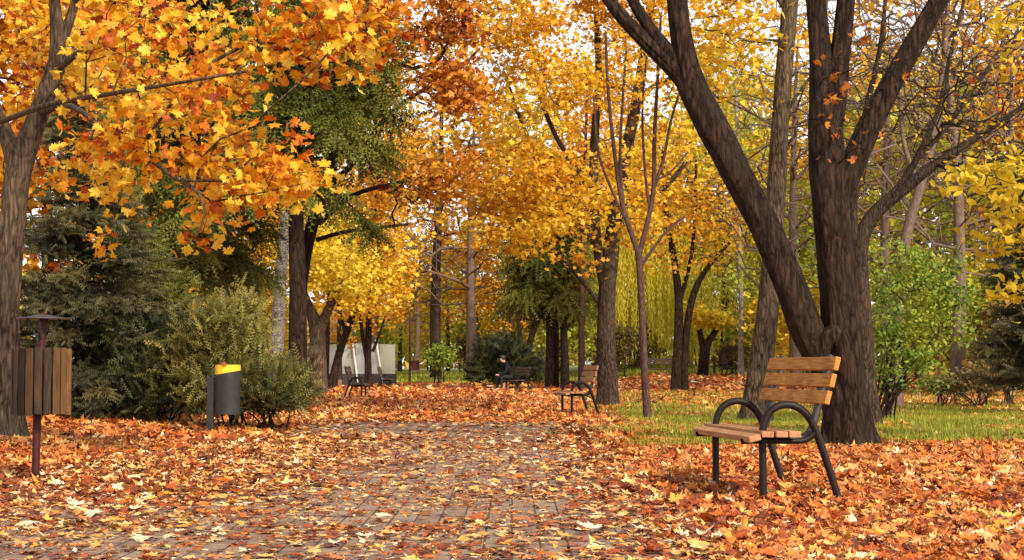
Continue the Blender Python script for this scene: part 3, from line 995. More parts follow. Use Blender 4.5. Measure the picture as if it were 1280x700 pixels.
def post_with_box():
    d = 64
    root = thing('post', base(512, d), 'thin dark red post with a small square box on its side', 'post')
    h = 92 / ppm(d)
    tb = Tubes(); tb.add(np.array([[0, 0, -.2], [.02, 0, h * .5], [.0, 0, h]]), [.06, .055, .045], 10); tb.build('pole', M['iron_red'], root)
    bm = bmesh.new(); box(bm, (.27, -.02, .95), (.38, .26, .42), None, .02)
    box(bm, (.27, -.02, 1.175), (.42, .30, .03), None, .01)
    bm_obj('box', bm, M['iron_red'], root)
post_with_box()

for i, (px, py, w, h, lb) in enumerate(((390, 491, .30, .42, 'short square wooden stump left of the left bench'), (425, 487, .17, .38, 'slim wooden stump just behind the left bench'))):
    d = CAMH * FPX / (py - HORIZ) / KD * 1.05
    p = base(px, d)
    bm = bmesh.new(); box(bm, (0, 0, h / 2 - .04), (w, w, h), None, .02)
    box(bm, (0.005, 0, h - .03), (w * .9, w * .9, .03), Matrix.Rotation(.1, 4, 'Z'), .01)
    o = bm_obj('stump', bm, M['stump'], None); o.location = p
    tag(o, lb, 'stump', 'wooden stumps by the left bench')

def guard_frame():
    d = 78 / KD * 1.1
    root = thing('tree_guard', base(549, d), 'small square metal guard frame around the young round tree', 'tree guard')
    tb = Tubes()
    for x in (-.22, .22):
        for y in (-.22, .22):
            tb.add(np.array([[x, y, -.05], [x, y, .3], [x, y, .62]]), [.025] * 3, 6)
    for z in (.6, .3):
        for a, c in (((-.22, -.22), (.22, -.22)), ((.22, -.22), (.22, .22)), ((.22, .22), (-.22, .22)), ((-.22, .22), (-.22, -.22))):
            tb.add(np.array([[*a, z], [(a[0] + c[0]) / 2, (a[1] + c[1]) / 2, z], [*c, z]]), [.018] * 3, 6)
    tb.build('frame', M['iron'], root)
guard_frame()

def low_post():
    d = 64
    o_ = base(893, d)
    bm = bmesh.new(); box(bm, (0, 0, .45), (.12, .12, 1.0), None, .015); box(bm, (0, 0, .97), (.16, .16, .05), None, .01)
    o = bm_obj('post', bm, M['iron_red'], None); o.location = o_
    tag(o, 'short dark post beside the cut back Y shaped trunk', 'post')
low_post()

# ------------------------------------------------------------------ the seated person
def person():
    t, Xb = .36, (646 - 640) / FPX * 66
    X = Xb - math.sin(R(20)) * t - .10 * math.cos(R(20)); Y = 66 + math.cos(R(20)) * t - .10 * math.sin(R(20))     # on the seat, towards its far end
    root = thing('person', (X, Y, float(gz(X, Y)) + .03), 'person in black clothes and pale shoes sitting bent forward on a bench', 'person', rz=R(20))
    # skeleton: facing -x, hips on the seat, bent forward with the arms on the knees
    J = {'pel': (.0, 0, .52), 'waist': (-.03, 0, .68), 'chest': (-.16, 0, .90), 'neck': (-.27, 0, 1.05), 'head': (-.34, 0, 1.12), 'top': (-.40, 0, 1.24),
         'shl': (-.19, -.19, .97), 'shr': (-.19, .19, .97), 'ell': (-.30, -.25, .70), 'elr': (-.30, .25, .70), 'wrl': (-.50, -.13, .60), 'wrr': (-.50, .13, .60),
         'hal': (-.58, -.09, .57), 'har': (-.58, .09, .57),
         'hpl': (.0, -.10, .51), 'hpr': (.0, .10, .51), 'knl': (-.43, -.14, .52), 'knr': (-.45, .14, .52), 'anl': (-.42, -.14, .09), 'anr': (-.52, .13, .09),
         'fol': (-.58, -.15, .05), 'for': (-.68, .14, .05)}
    Rd = {'pel': .15, 'waist': .145, 'chest': .155, 'neck': .065, 'head': .085, 'top': .095, 'shl': .075, 'shr': .075, 'ell': .055, 'elr': .055, 'wrl': .036, 'wrr': .036,
          'hal': .04, 'har': .04, 'hpl': .10, 'hpr': .10, 'knl': .07, 'knr': .07, 'anl': .045, 'anr': .045, 'fol': .04, 'for': .04}
    E = [('pel', 'waist'), ('waist', 'chest'), ('chest', 'neck'), ('neck', 'head'), ('head', 'top'), ('chest', 'shl'), ('shl', 'ell'), ('ell', 'wrl'), ('wrl', 'hal'),
         ('chest', 'shr'), ('shr', 'elr'), ('elr', 'wrr'), ('wrr', 'har'), ('pel', 'hpl'), ('hpl', 'knl'), ('knl', 'anl'), ('anl', 'fol'), ('pel', 'hpr'), ('hpr', 'knr'), ('knr', 'anr'), ('anr', 'for')]
    ks = list(J)
    me = bpy.data.meshes.new('body')
    me.from_pydata([J[k] for k in ks], [(ks.index(a), ks.index(c)) for a, c in E], [])
    o = link_mesh('body', me, [M['cloth'], M['trouser'], M['skin']], root)
    sk = o.modifiers.new('skin', 'SKIN')
    lay = me.skin_vertices[0].data if me.skin_vertices else None
    if lay is None:
        bpy.context.view_layer.objects.active = o
        bmx = bmesh.new(); bmx.from_mesh(me); bmx.verts.layers.skin.verify(); bmx.to_mesh(me); bmx.free()
        lay = me.skin_vertices[0].data
    for k, v in zip(ks, lay):
        v.radius = (Rd[k], Rd[k] * (.8 if k in ('chest', 'waist') else 1)); v.use_root = (k == 'pel')
    sd = o.modifiers.new('sub', 'SUBSURF'); sd.levels = 2; sd.render_levels = 2
    dg = bpy.context.evaluated_depsgraph_get(); dg.update()
    ev = bpy.data.meshes.new_from_object(o.evaluated_get(dg))
    o.modifiers.clear(); o.data = ev
    ev.materials.clear()
    for mm in (M['cloth'], M['trouser'], M['skin']): ev.materials.append(mm)
    for p in ev.polygons:
        c = p.center; p.use_smooth = True
        hd = (Vector(c) - Vector((-.37, 0, 1.19))).length < .17 and c.z > 1.07
        hn = (Vector(c) - Vector((-.57, .09, .57))).length < .075 or (Vector(c) - Vector((-.57, -.09, .57))).length < .075
        p.material_index = 2 if (hd or hn) else (1 if c.z < .60 and not (c.z > .56 and abs(c.y) > .2) else 0)
    bm = bmesh.new()
    bmesh.ops.create_icosphere(bm, subdivisions=3, radius=.118, matrix=Matrix.Translation((-.345, 0, 1.235)) @ Matrix.Diagonal((1.05, .95, 1.0, 1)))
    bmesh.ops.delete(bm, geom=[v for v in bm.verts if (v.co.x < -.40 and v.co.z < 1.26)], context='VERTS')
    bm_obj('hair', bm, M['hair'], root, True)
    for s, x in ((-1, -.52), (1, -.62)):
        bm = bmesh.new()
        bmesh.ops.create_icosphere(bm, subdivisions=3, radius=1, matrix=Matrix.Translation((x, s * .145, .048)) @ Matrix.Diagonal((.15, .052, .055, 1)))
        bm_obj('shoe', bm, M['shoe'], root, True)
person()

# ================================================================== trees near the path
# left maple with the fork at the frame edge
tree('maple_tree', 'forked orange maple at the left edge behind the slatted bin', 'tree', 14.6,
     [[(6, 562, 62), (10, 535, 42), (11, 480, 33), (9, 400, 30), (12, 330, 31), (18, 260, 32), (25, 208, 33), (46, 150, 26), (66, 95, 24), (73, 62, 22), (68, 0, 14), (62, -90, 10), (60, -200, 6)],
      [(24, 212, 28), (8, 170, 20), (-14, 120, 17), (-50, 50, 13), (-80, -60, 8)],
      [(71, 70, 16), (88, 22, 12), (104, -35, 10), (125, -130, 6)],
      [(-16, 126, 12), (-22, 150, 9), (0, 152, 7.5, -.8), (60, 131, 7, -2.4), (140, 117, 6, -4.2), (220, 104, 4.6, -5.4), (310, 89, 3, -5.8)],
      [(50, 140, 12), (85, 132, 7, -1.0), (120, 152, 6.5, -2.2), (170, 186, 6, -3.6), (215, 220, 5, -4.4), (247, 241, 4, -4.8), (256, 268, 2.6, -4.8), (244, 296, 2, -4.8)],
      [(70, 88, 10), (120, 50, 6, -.6), (190, 10, 4.5, -1.4), (260, -20, 3, -2)]],
     [(230, 60, 12.3, 150, 80, 1.6, .8), (280, 150, 11.6, 120, 80, 1.3, 1.1), (205, 190, 12.2, 120, 75, 1.2, 1.0), (225, 265, 12.1, 65, 60, .8, 1.1), (70, 60, 16, 110, 90, 1.0), (50, 215, 16, 60, 50, .8, .5),
      (400, 40, 11.4, 90, 60, .9), (340, 220, 11.6, 80, 42, .8, 1.2), (150, -120, 13.5, 230, 90, 1.8, .6), (470, 20, 11.4, 60, 50, .8, .7), (120, 290, 13.2, 60, 20, .5, .4)],
     n_attr=900, per=6.5, leaf=.115, tpl=T_MAPLE, mat='orange', bark='bark_grey', seed=3, tip=.004, seg=.3, rough=.07, sides=30, spread=.12, flat=.7, gap=.35,
     huebase=.70, huevar=.17, hang=.10, hsc=1.7, attach=.5, hamp=.85)

# big forked tree behind the near bench
tree('forked_tree', 'large dark forked tree with a swollen graft behind the near bench', 'tree', 14.6,
     [[(1058, 562, 70), (1058, 548, 62), (1058, 520, 56), (1056, 470, 50), (1052, 400, 47), (1046, 330, 45), (1040, 270, 47), (1034, 215, 46), (1031, 160, 42), (1029, 110, 34), (1024, 50, 26), (1019, -10, 24), (1010, -120, 18), (1000, -260, 10)],
      [(1046, 515, 32), (1036, 465, 38), (1012, 418, 41), (985, 350, 40), (950, 272, 38), (915, 205, 38), (886, 150, 38), (864, 105, 38), (853, 55, 28), (846, -5, 25), (838, -100, 20), (830, -220, 12)],
      [(866, 112, 26), (838, 82, 22), (800, 45, 19), (768, 10, 16), (735, -40, 13), (690, -120, 9)],
      [(860, 100, 22), (836, 66, 18), (812, 35, 16), (788, -5, 14), (765, -70, 11)],
      [(1044, 250, 34), (1062, 212, 32), (1082, 168, 30), (1112, 108, 29), (1145, 50, 27), (1176, -4, 24), (1220, -90, 18), (1270, -200, 10)],
      [(1036, 170, 32), (1044, 120, 30), (1051, 60, 25), (1058, -5, 22), (1072, -120, 15)],
      [(1028, 446, 18, -.12), (1033, 426, 22, -.15), (1044, 416, 22, -.16), (1053, 430, 25, -.16), (1059, 470, 25, -.14), (1064, 520, 26, -.12), (1072, 556, 32, -.10)]],
     [(1060, -150, 14.5, 240, 70, 2.5), (850, -140, 14.5, 160, 70, 2.0), (1150, 90, 14.2, 80, 90, 1.2, .3), (1060, 120, 13.8, 50, 100, .8, 1.2)],
     n_attr=480, per=.6, leaf=.10, tpl=T_MAPLE, mat='rust', bark='bark_dark', seed=11, tip=.0035, seg=.3, rough=.13, sides=56, spread=.12, attach=.3, up=1.0)

# slender leaning grey trunk behind the bench
tree('slender_tree', 'slender leaning grey trunk just left of the big forked tree', 'tree', 20.9,
     [[(943, 532, 42), (945, 505, 35), (953, 440, 30), (962, 370, 27), (969, 260, 24), (977, 130, 22), (988, 0, 20), (1000, -140, 15), (1012, -300, 8)],
      [(986, 20, 8), (960, -30, 6), (930, -120, 5)], [(976, 150, 6), (1003, 110, 4), (1040, 60, 3)]],
     [(960, -150, 20.5, 170, 80, 2.2), (905, 40, 20.5, 70, 90, 1.4), (1010, 30, 22, 60, 60, 1.4, .5)], n_attr=260, per=9, leaf=.14, tpl=T_STAR, mat='gold', bark='bark_grey', seed=14, rough=.05, sides=20,
     spread=.24, huebase=.68, gap=.4)

# thin young multi stemmed tree right of the path
thin = [[(810, 529, 11), (806, 470, 9.5), (803, 400, 9), (800, 340, 9), (798, 312, 9)]]
for q in ([(799, 320, 7), (787, 285, 6.5), (778, 255, 6), (768, 190, 5), (760, 110, 4), (757, 40, 3)], [(799, 318, 7), (811, 270, 6), (817, 235, 6), (818, 170, 5), (822, 100, 4), (826, 20, 3)],
          [(817, 235, 5), (829, 200, 4), (839, 150, 3.4), (851, 110, 2.6)], [(779, 258, 5), (775, 200, 4), (778, 130, 3.4), (783, 60, 2.6)], [(812, 262, 4), (806, 210, 3.4), (803, 140, 3), (808, 70, 2)],
          [(786, 284, 4), (766, 240, 3.6), (748, 190, 3), (742, 120, 2)], [(803, 330, 4), (832, 290, 3.4), (856, 270, 2.4)], [(818, 226, 4), (838, 215, 3), (860, 190, 2)]):
    thin.append(q)
tree('young_tree', 'thin reddish young tree with upright bare twigs beside the lawn', 'tree', 21.2, thin,
     [(795, 130, 21, 48, 110, .9)], n_attr=110, per=1, leaf=.09, tpl=T_STAR, mat='gold', bark='bark_red', seed=15, tip=.004, seg=.4, spread=.1, rough=0, sides=10, alpha=.1, up=2)

# golden tree behind the middle bench
tree('golden_tree', 'thick barked golden maple behind the middle bench', 'tree', 28.6,
     [[(760, 512, 34), (760, 495, 27), (758, 440, 24), (758, 380, 22), (764, 310, 20), (772, 255, 17), (783, 190, 15), (796, 125, 14), (806, 60, 12), (818, -40, 9), (825, -160, 5)],
      [(757, 370, 13), (745, 290, 12), (742, 200, 11), (748, 100, 9), (745, 10, 7), (740, -100, 5)],
      [(760, 330, 9), (720, 270, 8), (685, 215, 6), (655, 160, 5), (630, 90, 4)],
      [(770, 262, 9), (800, 245, 8), (830, 235, 7), (860, 200, 5)],
      [(796, 130, 8), (820, 105, 6), (850, 95, 5)], [(744, 240, 7), (700, 180, 6), (672, 110, 5), (660, 40, 4)], [(758, 390, 6), (722, 345, 5), (690, 310, 4), (650, 290, 3)]],
     [(690, 110, 27, 110, 120, 2.2), (720, 250, 27, 120, 90, 2.0), (640, 230, 26.5, 70, 100, 1.6), (790, 60, 28.5, 90, 90, 2), (640, 285, 26, 60, 35, 1.4, .7), (835, 200, 28.5, 60, 80, 1.6, .6),
      (700, -120, 28, 170, 90, 3, .8), (630, 5, 27, 80, 55, 1.8, 1.2), (760, 0, 28, 80, 60, 2, 1.1), (790, 320, 27, 45, 40, 1.2, .5), (620, 60, 26.5, 50, 60, 1.5, .8)],
     n_attr=1080, per=15, leaf=.132, tpl=T_STAR, mat='gold', bark='bark_brown', seed=21, tip=.005, seg=.45, rough=.07, sides=24, spread=.20, huebase=.68, huevar=.18, gap=.75, hsc=.6, hamp=.7)

# rusty maple reaching over the path from the left, its trunk behind the spruce
tree('maple_tree', 'rust brown maple whose dark boughs reach over the path from behind the tall spruce', 'tree', 27.5,
     [[(372, 510, 22), (373, 440, 18), (376, 360, 16), (388, 290, 16), (410, 220, 15), (436, 150, 13), (458, 90, 11), (470, 20, 9), (476, -80, 6)],
      [(404, 240, 9), (440, 205, 8), (480, 150, 6.5), (520, 118, 5), (565, 95, 4), (600, 60, 3)],
      [(398, 280, 7), (440, 245, 6), (490, 230, 5), (530, 222, 3.5), (560, 215, 3)],
      [(430, 165, 8), (470, 110, 6), (520, 50, 5), (570, 10, 4), (610, -50, 3)],
      [(395, 300, 6), (430, 290, 5), (470, 285, 4), (510, 280, 3)]],
     [(520, 30, 26, 75, 65, 1.8), (585, 70, 25.5, 45, 55, 1.2, .7), (520, 140, 25.5, 55, 45, 1.2, .7), (560, 190, 25, 50, 70, .9, 1.0), (560, 130, 25, 50, 55, .9, 1.5), (505, 225, 25.5, 40, 40, 1, .6), (500, -90, 27, 150, 80, 2.4, .7),
      (590, 20, 25.5, 55, 50, 1.2), (455, 90, 26, 40, 60, 1, .5)],
     n_attr=760, per=9, leaf=.15, tpl=T_STAR, mat='rust', bark='bark_dark', seed=31, tip=.006, seg=.4, rough=.05, sides=16, spread=.22, huebase=.6, huevar=.22, gap=.75, hsc=.5)

# tall hanging spruces at the left
conifer('spruce_tree', 'tall dark spruce with hanging green boughs between the two bins and the birch', 370, 25, 15.5, 2.1, 4.5, 'spruce', 41, droop=.75, tw=64, nb=105, spray=.60,
        tpl=T_FROND, bark='bark_dark', hangdown=1.3, trunk_r=.19, prof=.5)
conifer('spruce_tree', 'tall dark spruce further left whose green boughs show through the orange maple', 222, 27, 16, 2.3, 3.2, 'spruce', 42, droop=.7, tw=60, nb=125, spray=.60,
        tpl=T_FROND, bark='bark_dark', hangdown=1.2, trunk_r=.22, prof=.55)
conifer('blue_spruce', 'small grey green spruce with low branches behind the slatted bin', 96, 19.5, 5.0, 1.9, .12, 'blue', 43, droop=.30, tw=56, nb=190, spray=.30, tpl=T_BRUSH,
        bark='bark_dark', trunk_r=.09, prof=.75)
conifer('blue_spruce', 'low dark young spruce between slatted bin and juniper', 168, 21, 3.0, 1.7, .08, 'spruce', 44, droop=.22, tw=50, nb=130, spray=.30, tpl=T_BRUSH,
        bark='bark_dark', trunk_r=.07, prof=.6)
conifer('blue_spruce', 'grey green spruce cut off by the right edge of the photo', 1304, 24, 5.0, 1.5, .5, 'blue', 45, droop=.22, tw=46, nb=150, spray=.32, tpl=T_BRUSH, bark='bark_dark', trunk_r=.1)
conifer('spruce_tree', 'dark drooping spruce over the group of trunks beside the far path', 686, 51, 9.2, 2.2, 3.6, 'spruce', 46, droop=.7, tw=34, nb=150, spray=.75,
        tpl=T_FROND, bark='bark_dark', hangdown=1.0, trunk_r=.18, prof=.5)

# junipers by the drum bin
shrub('juniper_shrub', 'feathery yellow green juniper rising behind the yellow banded bin', 292, 18.2, [(290, 420, 18.4, 44, 48, .7), (300, 400, 18.6, 28, 30, .5, .6), (262, 440, 18.6, 45, 55, .7), (290, 490, 18.2, 60, 40, .7)],
      300, 'juniper', 51, 14, .24, T_BRUSH, 10, 'bark_dark', True, .3, .09, 'juniper', None, .78, .18)
shrub('juniper_shrub', 'low dark juniper spilling onto the leaves right of the yellow banded bin', 335, 17.6, [(338, 500, 17.6, 46, 34, .6), (352, 480, 17.8, 28, 24, .5, .5), (300, 516, 17.5, 40, 20, .5)],
      190, 'juniper', 52, 10, .22, T_BRUSH, 10, 'bark_dark', True, .3, .08, 'juniper', None, .50, .16)
shrub('juniper_shrub', 'dark juniper mass left of the yellow banded bin', 205, 19.0, [(205, 470, 19, 48, 60, .8), (180, 430, 19.4, 40, 40, .6), (235, 500, 18.6, 36, 28, .5)],
      230, 'juniper', 53, 12, .24, T_BRUSH, 10, 'bark_dark', True, .3, .09, 'juniper', None, .33, .14)

# trunks left of the far path
tree('birch_tree', 'white barked birch between the tall spruce and the juniper', 'tree', 32,
     [[(344, 505, 19), (346, 440, 17.5), (350, 360, 16), (356, 280, 13), (360, 160, 11), (362, 40, 8), (366, -120, 4)]],
     [(360, 60, 32, 90, 150, 2), (350, 250, 32, 60, 60, 1.4, .4)], n_attr=150, per=9, leaf=.13, tpl=T_OVAL, mat='yellow', bark='bark_birch', seed=61, rough=.03, sides=16)
tree('burled_tree', 'brown grey trunk with a dark burl hole right of the tall spruce trunk', 'tree', 44,
     [[(398, 494, 28), (398, 480, 23), (397, 440, 21), (396, 412, 20), (390, 392, 14), (382, 372, 10), (372, 330, 8), (366, 270, 5)], [(398, 418, 15), (408, 392, 12), (418, 372, 10), (432, 340, 7), (440, 290, 5)],
      [(390, 446, 12, -.25), (391, 440, 13, -.30), (393, 432, 9, -.25)]],
     [(400, 320, 43, 70, 50, 2.2), (440, 350, 43, 50, 30, 2)], n_attr=170, per=12, leaf=.19, tpl=T_STAR, mat='yellow', bark='bark_grey', seed=62, rough=.08, sides=18, spread=.4, huebase=.6)
tree('leaning_tree', 'dark trunk leaning right in front of the glazed shelter', 'tree', 50,
     [[(413, 492, 12), (418, 465, 10), (427, 432, 9.5), (436, 408, 9), (446, 375, 7), (452, 330, 5)], [(432, 418, 5), (424, 385, 4), (420, 345, 3)]],
     [(450, 320, 49, 55, 45, 2), (470, 375, 49, 40, 25, 1.6)], n_attr=150, per=12, leaf=.2, tpl=T_STAR, mat='gold', bark='bark_dark', seed=63, sides=12, spread=.4, huebase=.7)
tree('thin_trunk_tree', 'straight thin trunk at the left end of the glazed shelter', 'tree', 53,
     [[(407, 488, 7), (409, 440, 6), (410, 390, 5.5), (412, 330, 5), (414, 260, 3)]],
     [(412, 290, 53, 45, 60, 2)], n_attr=90, per=10, leaf=.2, tpl=T_STAR, mat='lime', bark='bark_brown', seed=64, sides=8, spread=.4)
tree('twin_trunk_tree', 'dark forked trunk standing before the middle of the glazed shelter', 'tree', 51,
     [[(461, 488, 10), (460, 450, 8.5), (461, 410, 8), (463, 370, 7), (468, 300, 5), (470, 240, 3)], [(460, 455, 6), (454, 425, 5), (451, 400, 4.5), (446, 360, 3)], [(466, 440, 4), (474, 418, 3), (485, 385, 2.4)]],
     [(470, 290, 50, 60, 60, 2.4), (490, 350, 50, 40, 40, 1.8), (485, 190, 50, 60, 70, 2.4)], n_attr=330, per=11, leaf=.2, tpl=T_STAR, mat='gold', bark='bark_dark', seed=65, sides=12, spread=.4, huebase=.5)

# group of trunks under the drooping spruce and beside it
tree('bare_trunk_tree', 'middle trunk of the dark group beside the person', 'tree', 52,
     [[(694, 490, 11), (694, 450, 9), (695, 400, 8.5), (698, 330, 7), (700, 240, 5)]], [(700, 250, 53, 60, 50, 2)], n_attr=110, per=10, leaf=.19, tpl=T_STAR, mat='gold', bark='bark_dark', seed=66, sides=12, spread=.4)
tree('bare_trunk_tree', 'right trunk of the dark group beside the person, slightly leaning', 'tree', 51.5,
     [[(706, 490, 13), (706, 450, 10.5), (705, 400, 9), (710, 340, 7), (716, 260, 5)], [(707, 412, 4), (716, 402, 3), (724, 392, 2.4)]], [(715, 260, 52, 50, 50, 2)], n_attr=90, per=10, leaf=.19, tpl=T_STAR,
     mat='gold', bark='bark_brown', seed=67, sides=12, spread=.4)
tree('straight_tree', 'straight orange barked trunk between the dark group and the middle bench', 'tree', 50,
     [[(727, 492, 10), (727, 440, 8), (727, 390, 7.5), (728, 330, 6.5), (730, 240, 5), (734, 120, 3)]],
     [(735, 180, 50, 60, 90, 2.4)], n_attr=160, per=10, leaf=.19, tpl=T_STAR, mat='orange', bark='bark_red', seed=68, sides=12, spread=.4)
tree('leaning_tree', 'short dark trunk leaning left above the dark round shrub', 'tree', 66,
     [[(655, 484, 9), (660, 440, 8), (667, 412, 8), (676, 380, 6), (684, 330, 4)], [(652, 440, 6), (649, 410, 6), (645, 385, 4)]],
     [(670, 330, 66, 50, 50, 2.6)], n_attr=110, per=10, leaf=.24, tpl=T_STAR, mat='yellow', bark='bark_dark', seed=69, sides=10, spread=.5)
tree('twin_trunk_tree', 'twin dark trunks on the lawn right of the thin young tree', 'tree', 46,
     [[(844, 494, 15), (846, 460, 12), (848, 420, 11.5), (848, 370, 10), (842, 320, 8), (832, 260, 6), (828, 190, 4)], [(856, 493, 11), (856, 450, 9), (860, 400, 9), (870, 360, 8), (888, 330, 6), (915, 300, 4)],
      [(849, 380, 6), (862, 330, 5), (868, 280, 4), (870, 200, 3)]],
     [(850, 290, 45.5, 80, 60, 2.4), (900, 250, 46, 60, 60, 2.4, .7), (820, 210, 46, 50, 60, 2, .7)], n_attr=380, per=7, leaf=.17, tpl=T_STAR, mat='gold', bark='bark_dark', seed=70, sides=16, spread=.35, huebase=.5, rough=.07)
tree('pollarded_tree', 'cut back Y shaped trunk sprouting yellow leaves behind the lawn', 'tree', 60,
     [[(879, 482, 16), (879, 465, 12.5), (881, 440, 13), (885, 428, 10), (892, 418, 8), (896, 411, 7.5)], [(880, 442, 9), (877, 426, 8), (874, 412, 7)]],
     [(878, 396, 60, 22, 14, .8), (898, 398, 60, 18, 12, .8)], n_attr=70, per=9, leaf=.24, tpl=T_STAR, mat='yellow', bark='bark_dark', seed=71, sides=14, spread=.3, rough=.1, attach=.8)
tree('birch_tree', 'mottled pinkish birch trunk in front of a far bench', 'tree', 58,
     [[(926, 484, 9), (926, 450, 7.5), (927, 400, 7), (925, 330, 6), (922, 220, 5), (920, 100, 3)]],
     [(920, 160, 58, 60, 110, 2.6), (930, 350, 57, 40, 40, 2)], n_attr=220, per=9, leaf=.2, tpl=T_STAR, mat='lime', bark='bark_birch', seed=72, sides=12, spread=.45)

# right side
tree('bare_tree', 'bare tree with dark crooked boughs spreading right behind the big forked tree', 'tree', 19.5,
     [[(1085, 540, 34), (1082, 480, 27), (1078, 400, 24), (1074, 330, 22), (1080, 290, 20), (1098, 262, 18), (1125, 240, 16), (1160, 212, 13), (1200, 185, 10), (1245, 155, 8), (1300, 120, 5)],
      [(1074, 330, 14), (1066, 270, 12), (1072, 210, 10), (1082, 140, 8), (1100, 60, 6), (1110, -30, 4)],
      [(1104, 258, 12), (1130, 225, 10), (1150, 190, 8), (1175, 130, 7), (1190, 60, 5), (1210, -20, 3)],
      [(1128, 238, 9), (1165, 205, 8), (1195, 214, 6), (1240, 200, 5), (1290, 190, 4)],
      [(1150, 196, 7), (1190, 150, 6), (1225, 100, 5), (1270, 50, 4), (1310, 10, 3)]],
     [(1180, 100, 19, 110, 110, 2.2), (1120, 60, 20, 70, 90, 1.8), (1240, 140, 18.5, 70, 80, 1.6), (1200, -80, 19, 140, 70, 2, .5)], n_attr=1150, per=.5, leaf=.08, tpl=T_OVAL, mat='gold', bark='bark_brown', seed=81, tip=.0045, seg=.32,
     rough=.05, sides=18, spread=.12, up=.9, bow=.09)
tree('bare_tree', 'pale leaning bare trunk seen above the green shrub', 'tree', 28,
     [[(1118, 500, 18), (1124, 400, 15), (1132, 300, 13), (1150, 235, 12), (1166, 175, 10), (1176, 110, 8), (1184, 20, 6), (1190, -80, 3)], [(1150, 235, 7), (1130, 180, 6), (1125, 110, 4), (1130, 40, 3)]],
     [(1170, 60, 28, 90, 110, 2), (1110, 100, 28, 60, 80, 1.6)], n_attr=420, per=1, leaf=.10, tpl=T_OVAL, mat='gold', bark='bark_twig', seed=82, tip=.006, seg=.4, sides=14, spread=.12, up=1.)
shrub('leafy_shrub', 'big bright green leafy shrub fanning out right of the forked tree', 1096, 21, [(1118, 330, 21, 45, 40, .8), (1135, 400, 21, 50, 60, .8), (1140, 455, 21, 40, 40, .8, .6), (1095, 470, 21, 22, 40, .6, .6), (1190, 400, 21.4, 30, 50, .6, .6), (1160, 340, 21.2, 50, 45, .7), (1190, 350, 21.4, 32, 40, .6, .7), (1095, 390, 20.6, 30, 60, .5, .7), (1010, 330, 22.5, 26, 40, .6, .6)],
      560, 'green', 83, 28, .085, T_OVAL, 9, 'bark_dark', False, .28, .10, 'shrub', None, .72, .22)
tree('yellow_tree', 'lemon yellow tree hanging its boughs in from the right edge', 'tree', 15,
     [[(1420, 560, 40), (1415, 440, 32), (1405, 330, 30), (1395, 200, 26), (1385, 60, 20), (1380, -120, 12)], [(1404, 320, 12), (1360, 290, 9), (1300, 280, 6), (1240, 285, 4)], [(1396, 220, 11), (1340, 210, 8), (1280, 225, 5), (1210, 245, 3)],
      [(1408, 350, 10), (1350, 345, 7), (1300, 355, 5), (1255, 370, 3)], [(1390, 120, 12), (1330, 60, 9), (1270, 20, 6)]],
     [(1255, 225, 15, 65, 45, 1.2), (1270, 290, 15, 60, 45, 1.1), (1275, 365, 15, 30, 30, .8), (1330, 240, 15, 60, 110, 1.4), (1215, 225, 15, 30, 30, .8, .6), (1300, 40, 15, 70, 60, 1.4, .4)],
     n_attr=210, per=7, leaf=.135, tpl=T_OVAL, mat='yellow', bark='bark_brown', seed=84, tip=.005, seg=.3, sides=16, spread=.16, huebase=.55, attach=.4)
for i, (px, w, h, mt, lb, hb) in enumerate(((1222, 34, 52, 'brown', 'reddish brown low shrub at the back of the lawn, right of the green shrub', .7),
                                            (1182, 30, 40, 'juniper', 'sparse olive shrub at the foot of the thin dark stem on the right lawn', .6),
                                            (1262, 34, 62, 'juniper', 'dark olive shrub by the right edge under the grey green spruce', .45))):
    d = 27.5 + i
    py0 = HORIZ + CAMH * ppm(d)
    shrub('low_shrub', lb, px, d, [(px, py0 - h * .55, d, w, h * .5, .7)], 130, mt, 90 + i, 14, .11, T_OVAL, 6, 'bark_red', False, .2, .1, 'shrub', None, hb, .2)
tree('young_tree', 'thin dark young stem standing behind the right lawn', 'tree', 30,
     [[(1174, 512, 5), (1174, 460, 4), (1175, 400, 4), (1178, 340, 3)]], [(1178, 350, 30, 30, 40, .6)], n_attr=40, per=5, leaf=.12, tpl=T_OVAL, mat='lime', bark='bark_red', seed=95, sides=8, spread=.15)

# shrubs down the path
shrub('juniper_shrub', 'dark round juniper beside the far path behind the person', 622, 60, [(626, 455, 60, 34, 32, 1.2), (612, 462, 60, 26, 22, 1), (652, 462, 60.5, 22, 20, .9)], 220, 'juniper', 101, 12, .55, T_BRUSH, 8, 'bark_dark', True, .6, .2,
      'juniper', None, .22, .14)
shrub('leafy_shrub', 'loose olive shrub just right of the dark round juniper', 676, 63, [(672, 458, 63, 22, 24, 1)], 90, 'juniper', 102, 10, .2, T_OVAL, 8, 'bark_brown', False, .5, .2, 'shrub', None, .65, .2)
tree('young_tree', 'young round green tree inside the small guard frame', 'tree', 64,
     [[(549, 484, 4), (549, 462, 3.4), (550, 450, 3), (550, 440, 2.4)]], [(551, 445, 64, 20, 17, .9)], n_attr=90, per=12, leaf=.17, tpl=T_OVAL, mat='green', bark='bark_brown', seed=103, sides=8, spread=.2, huebase=.55)

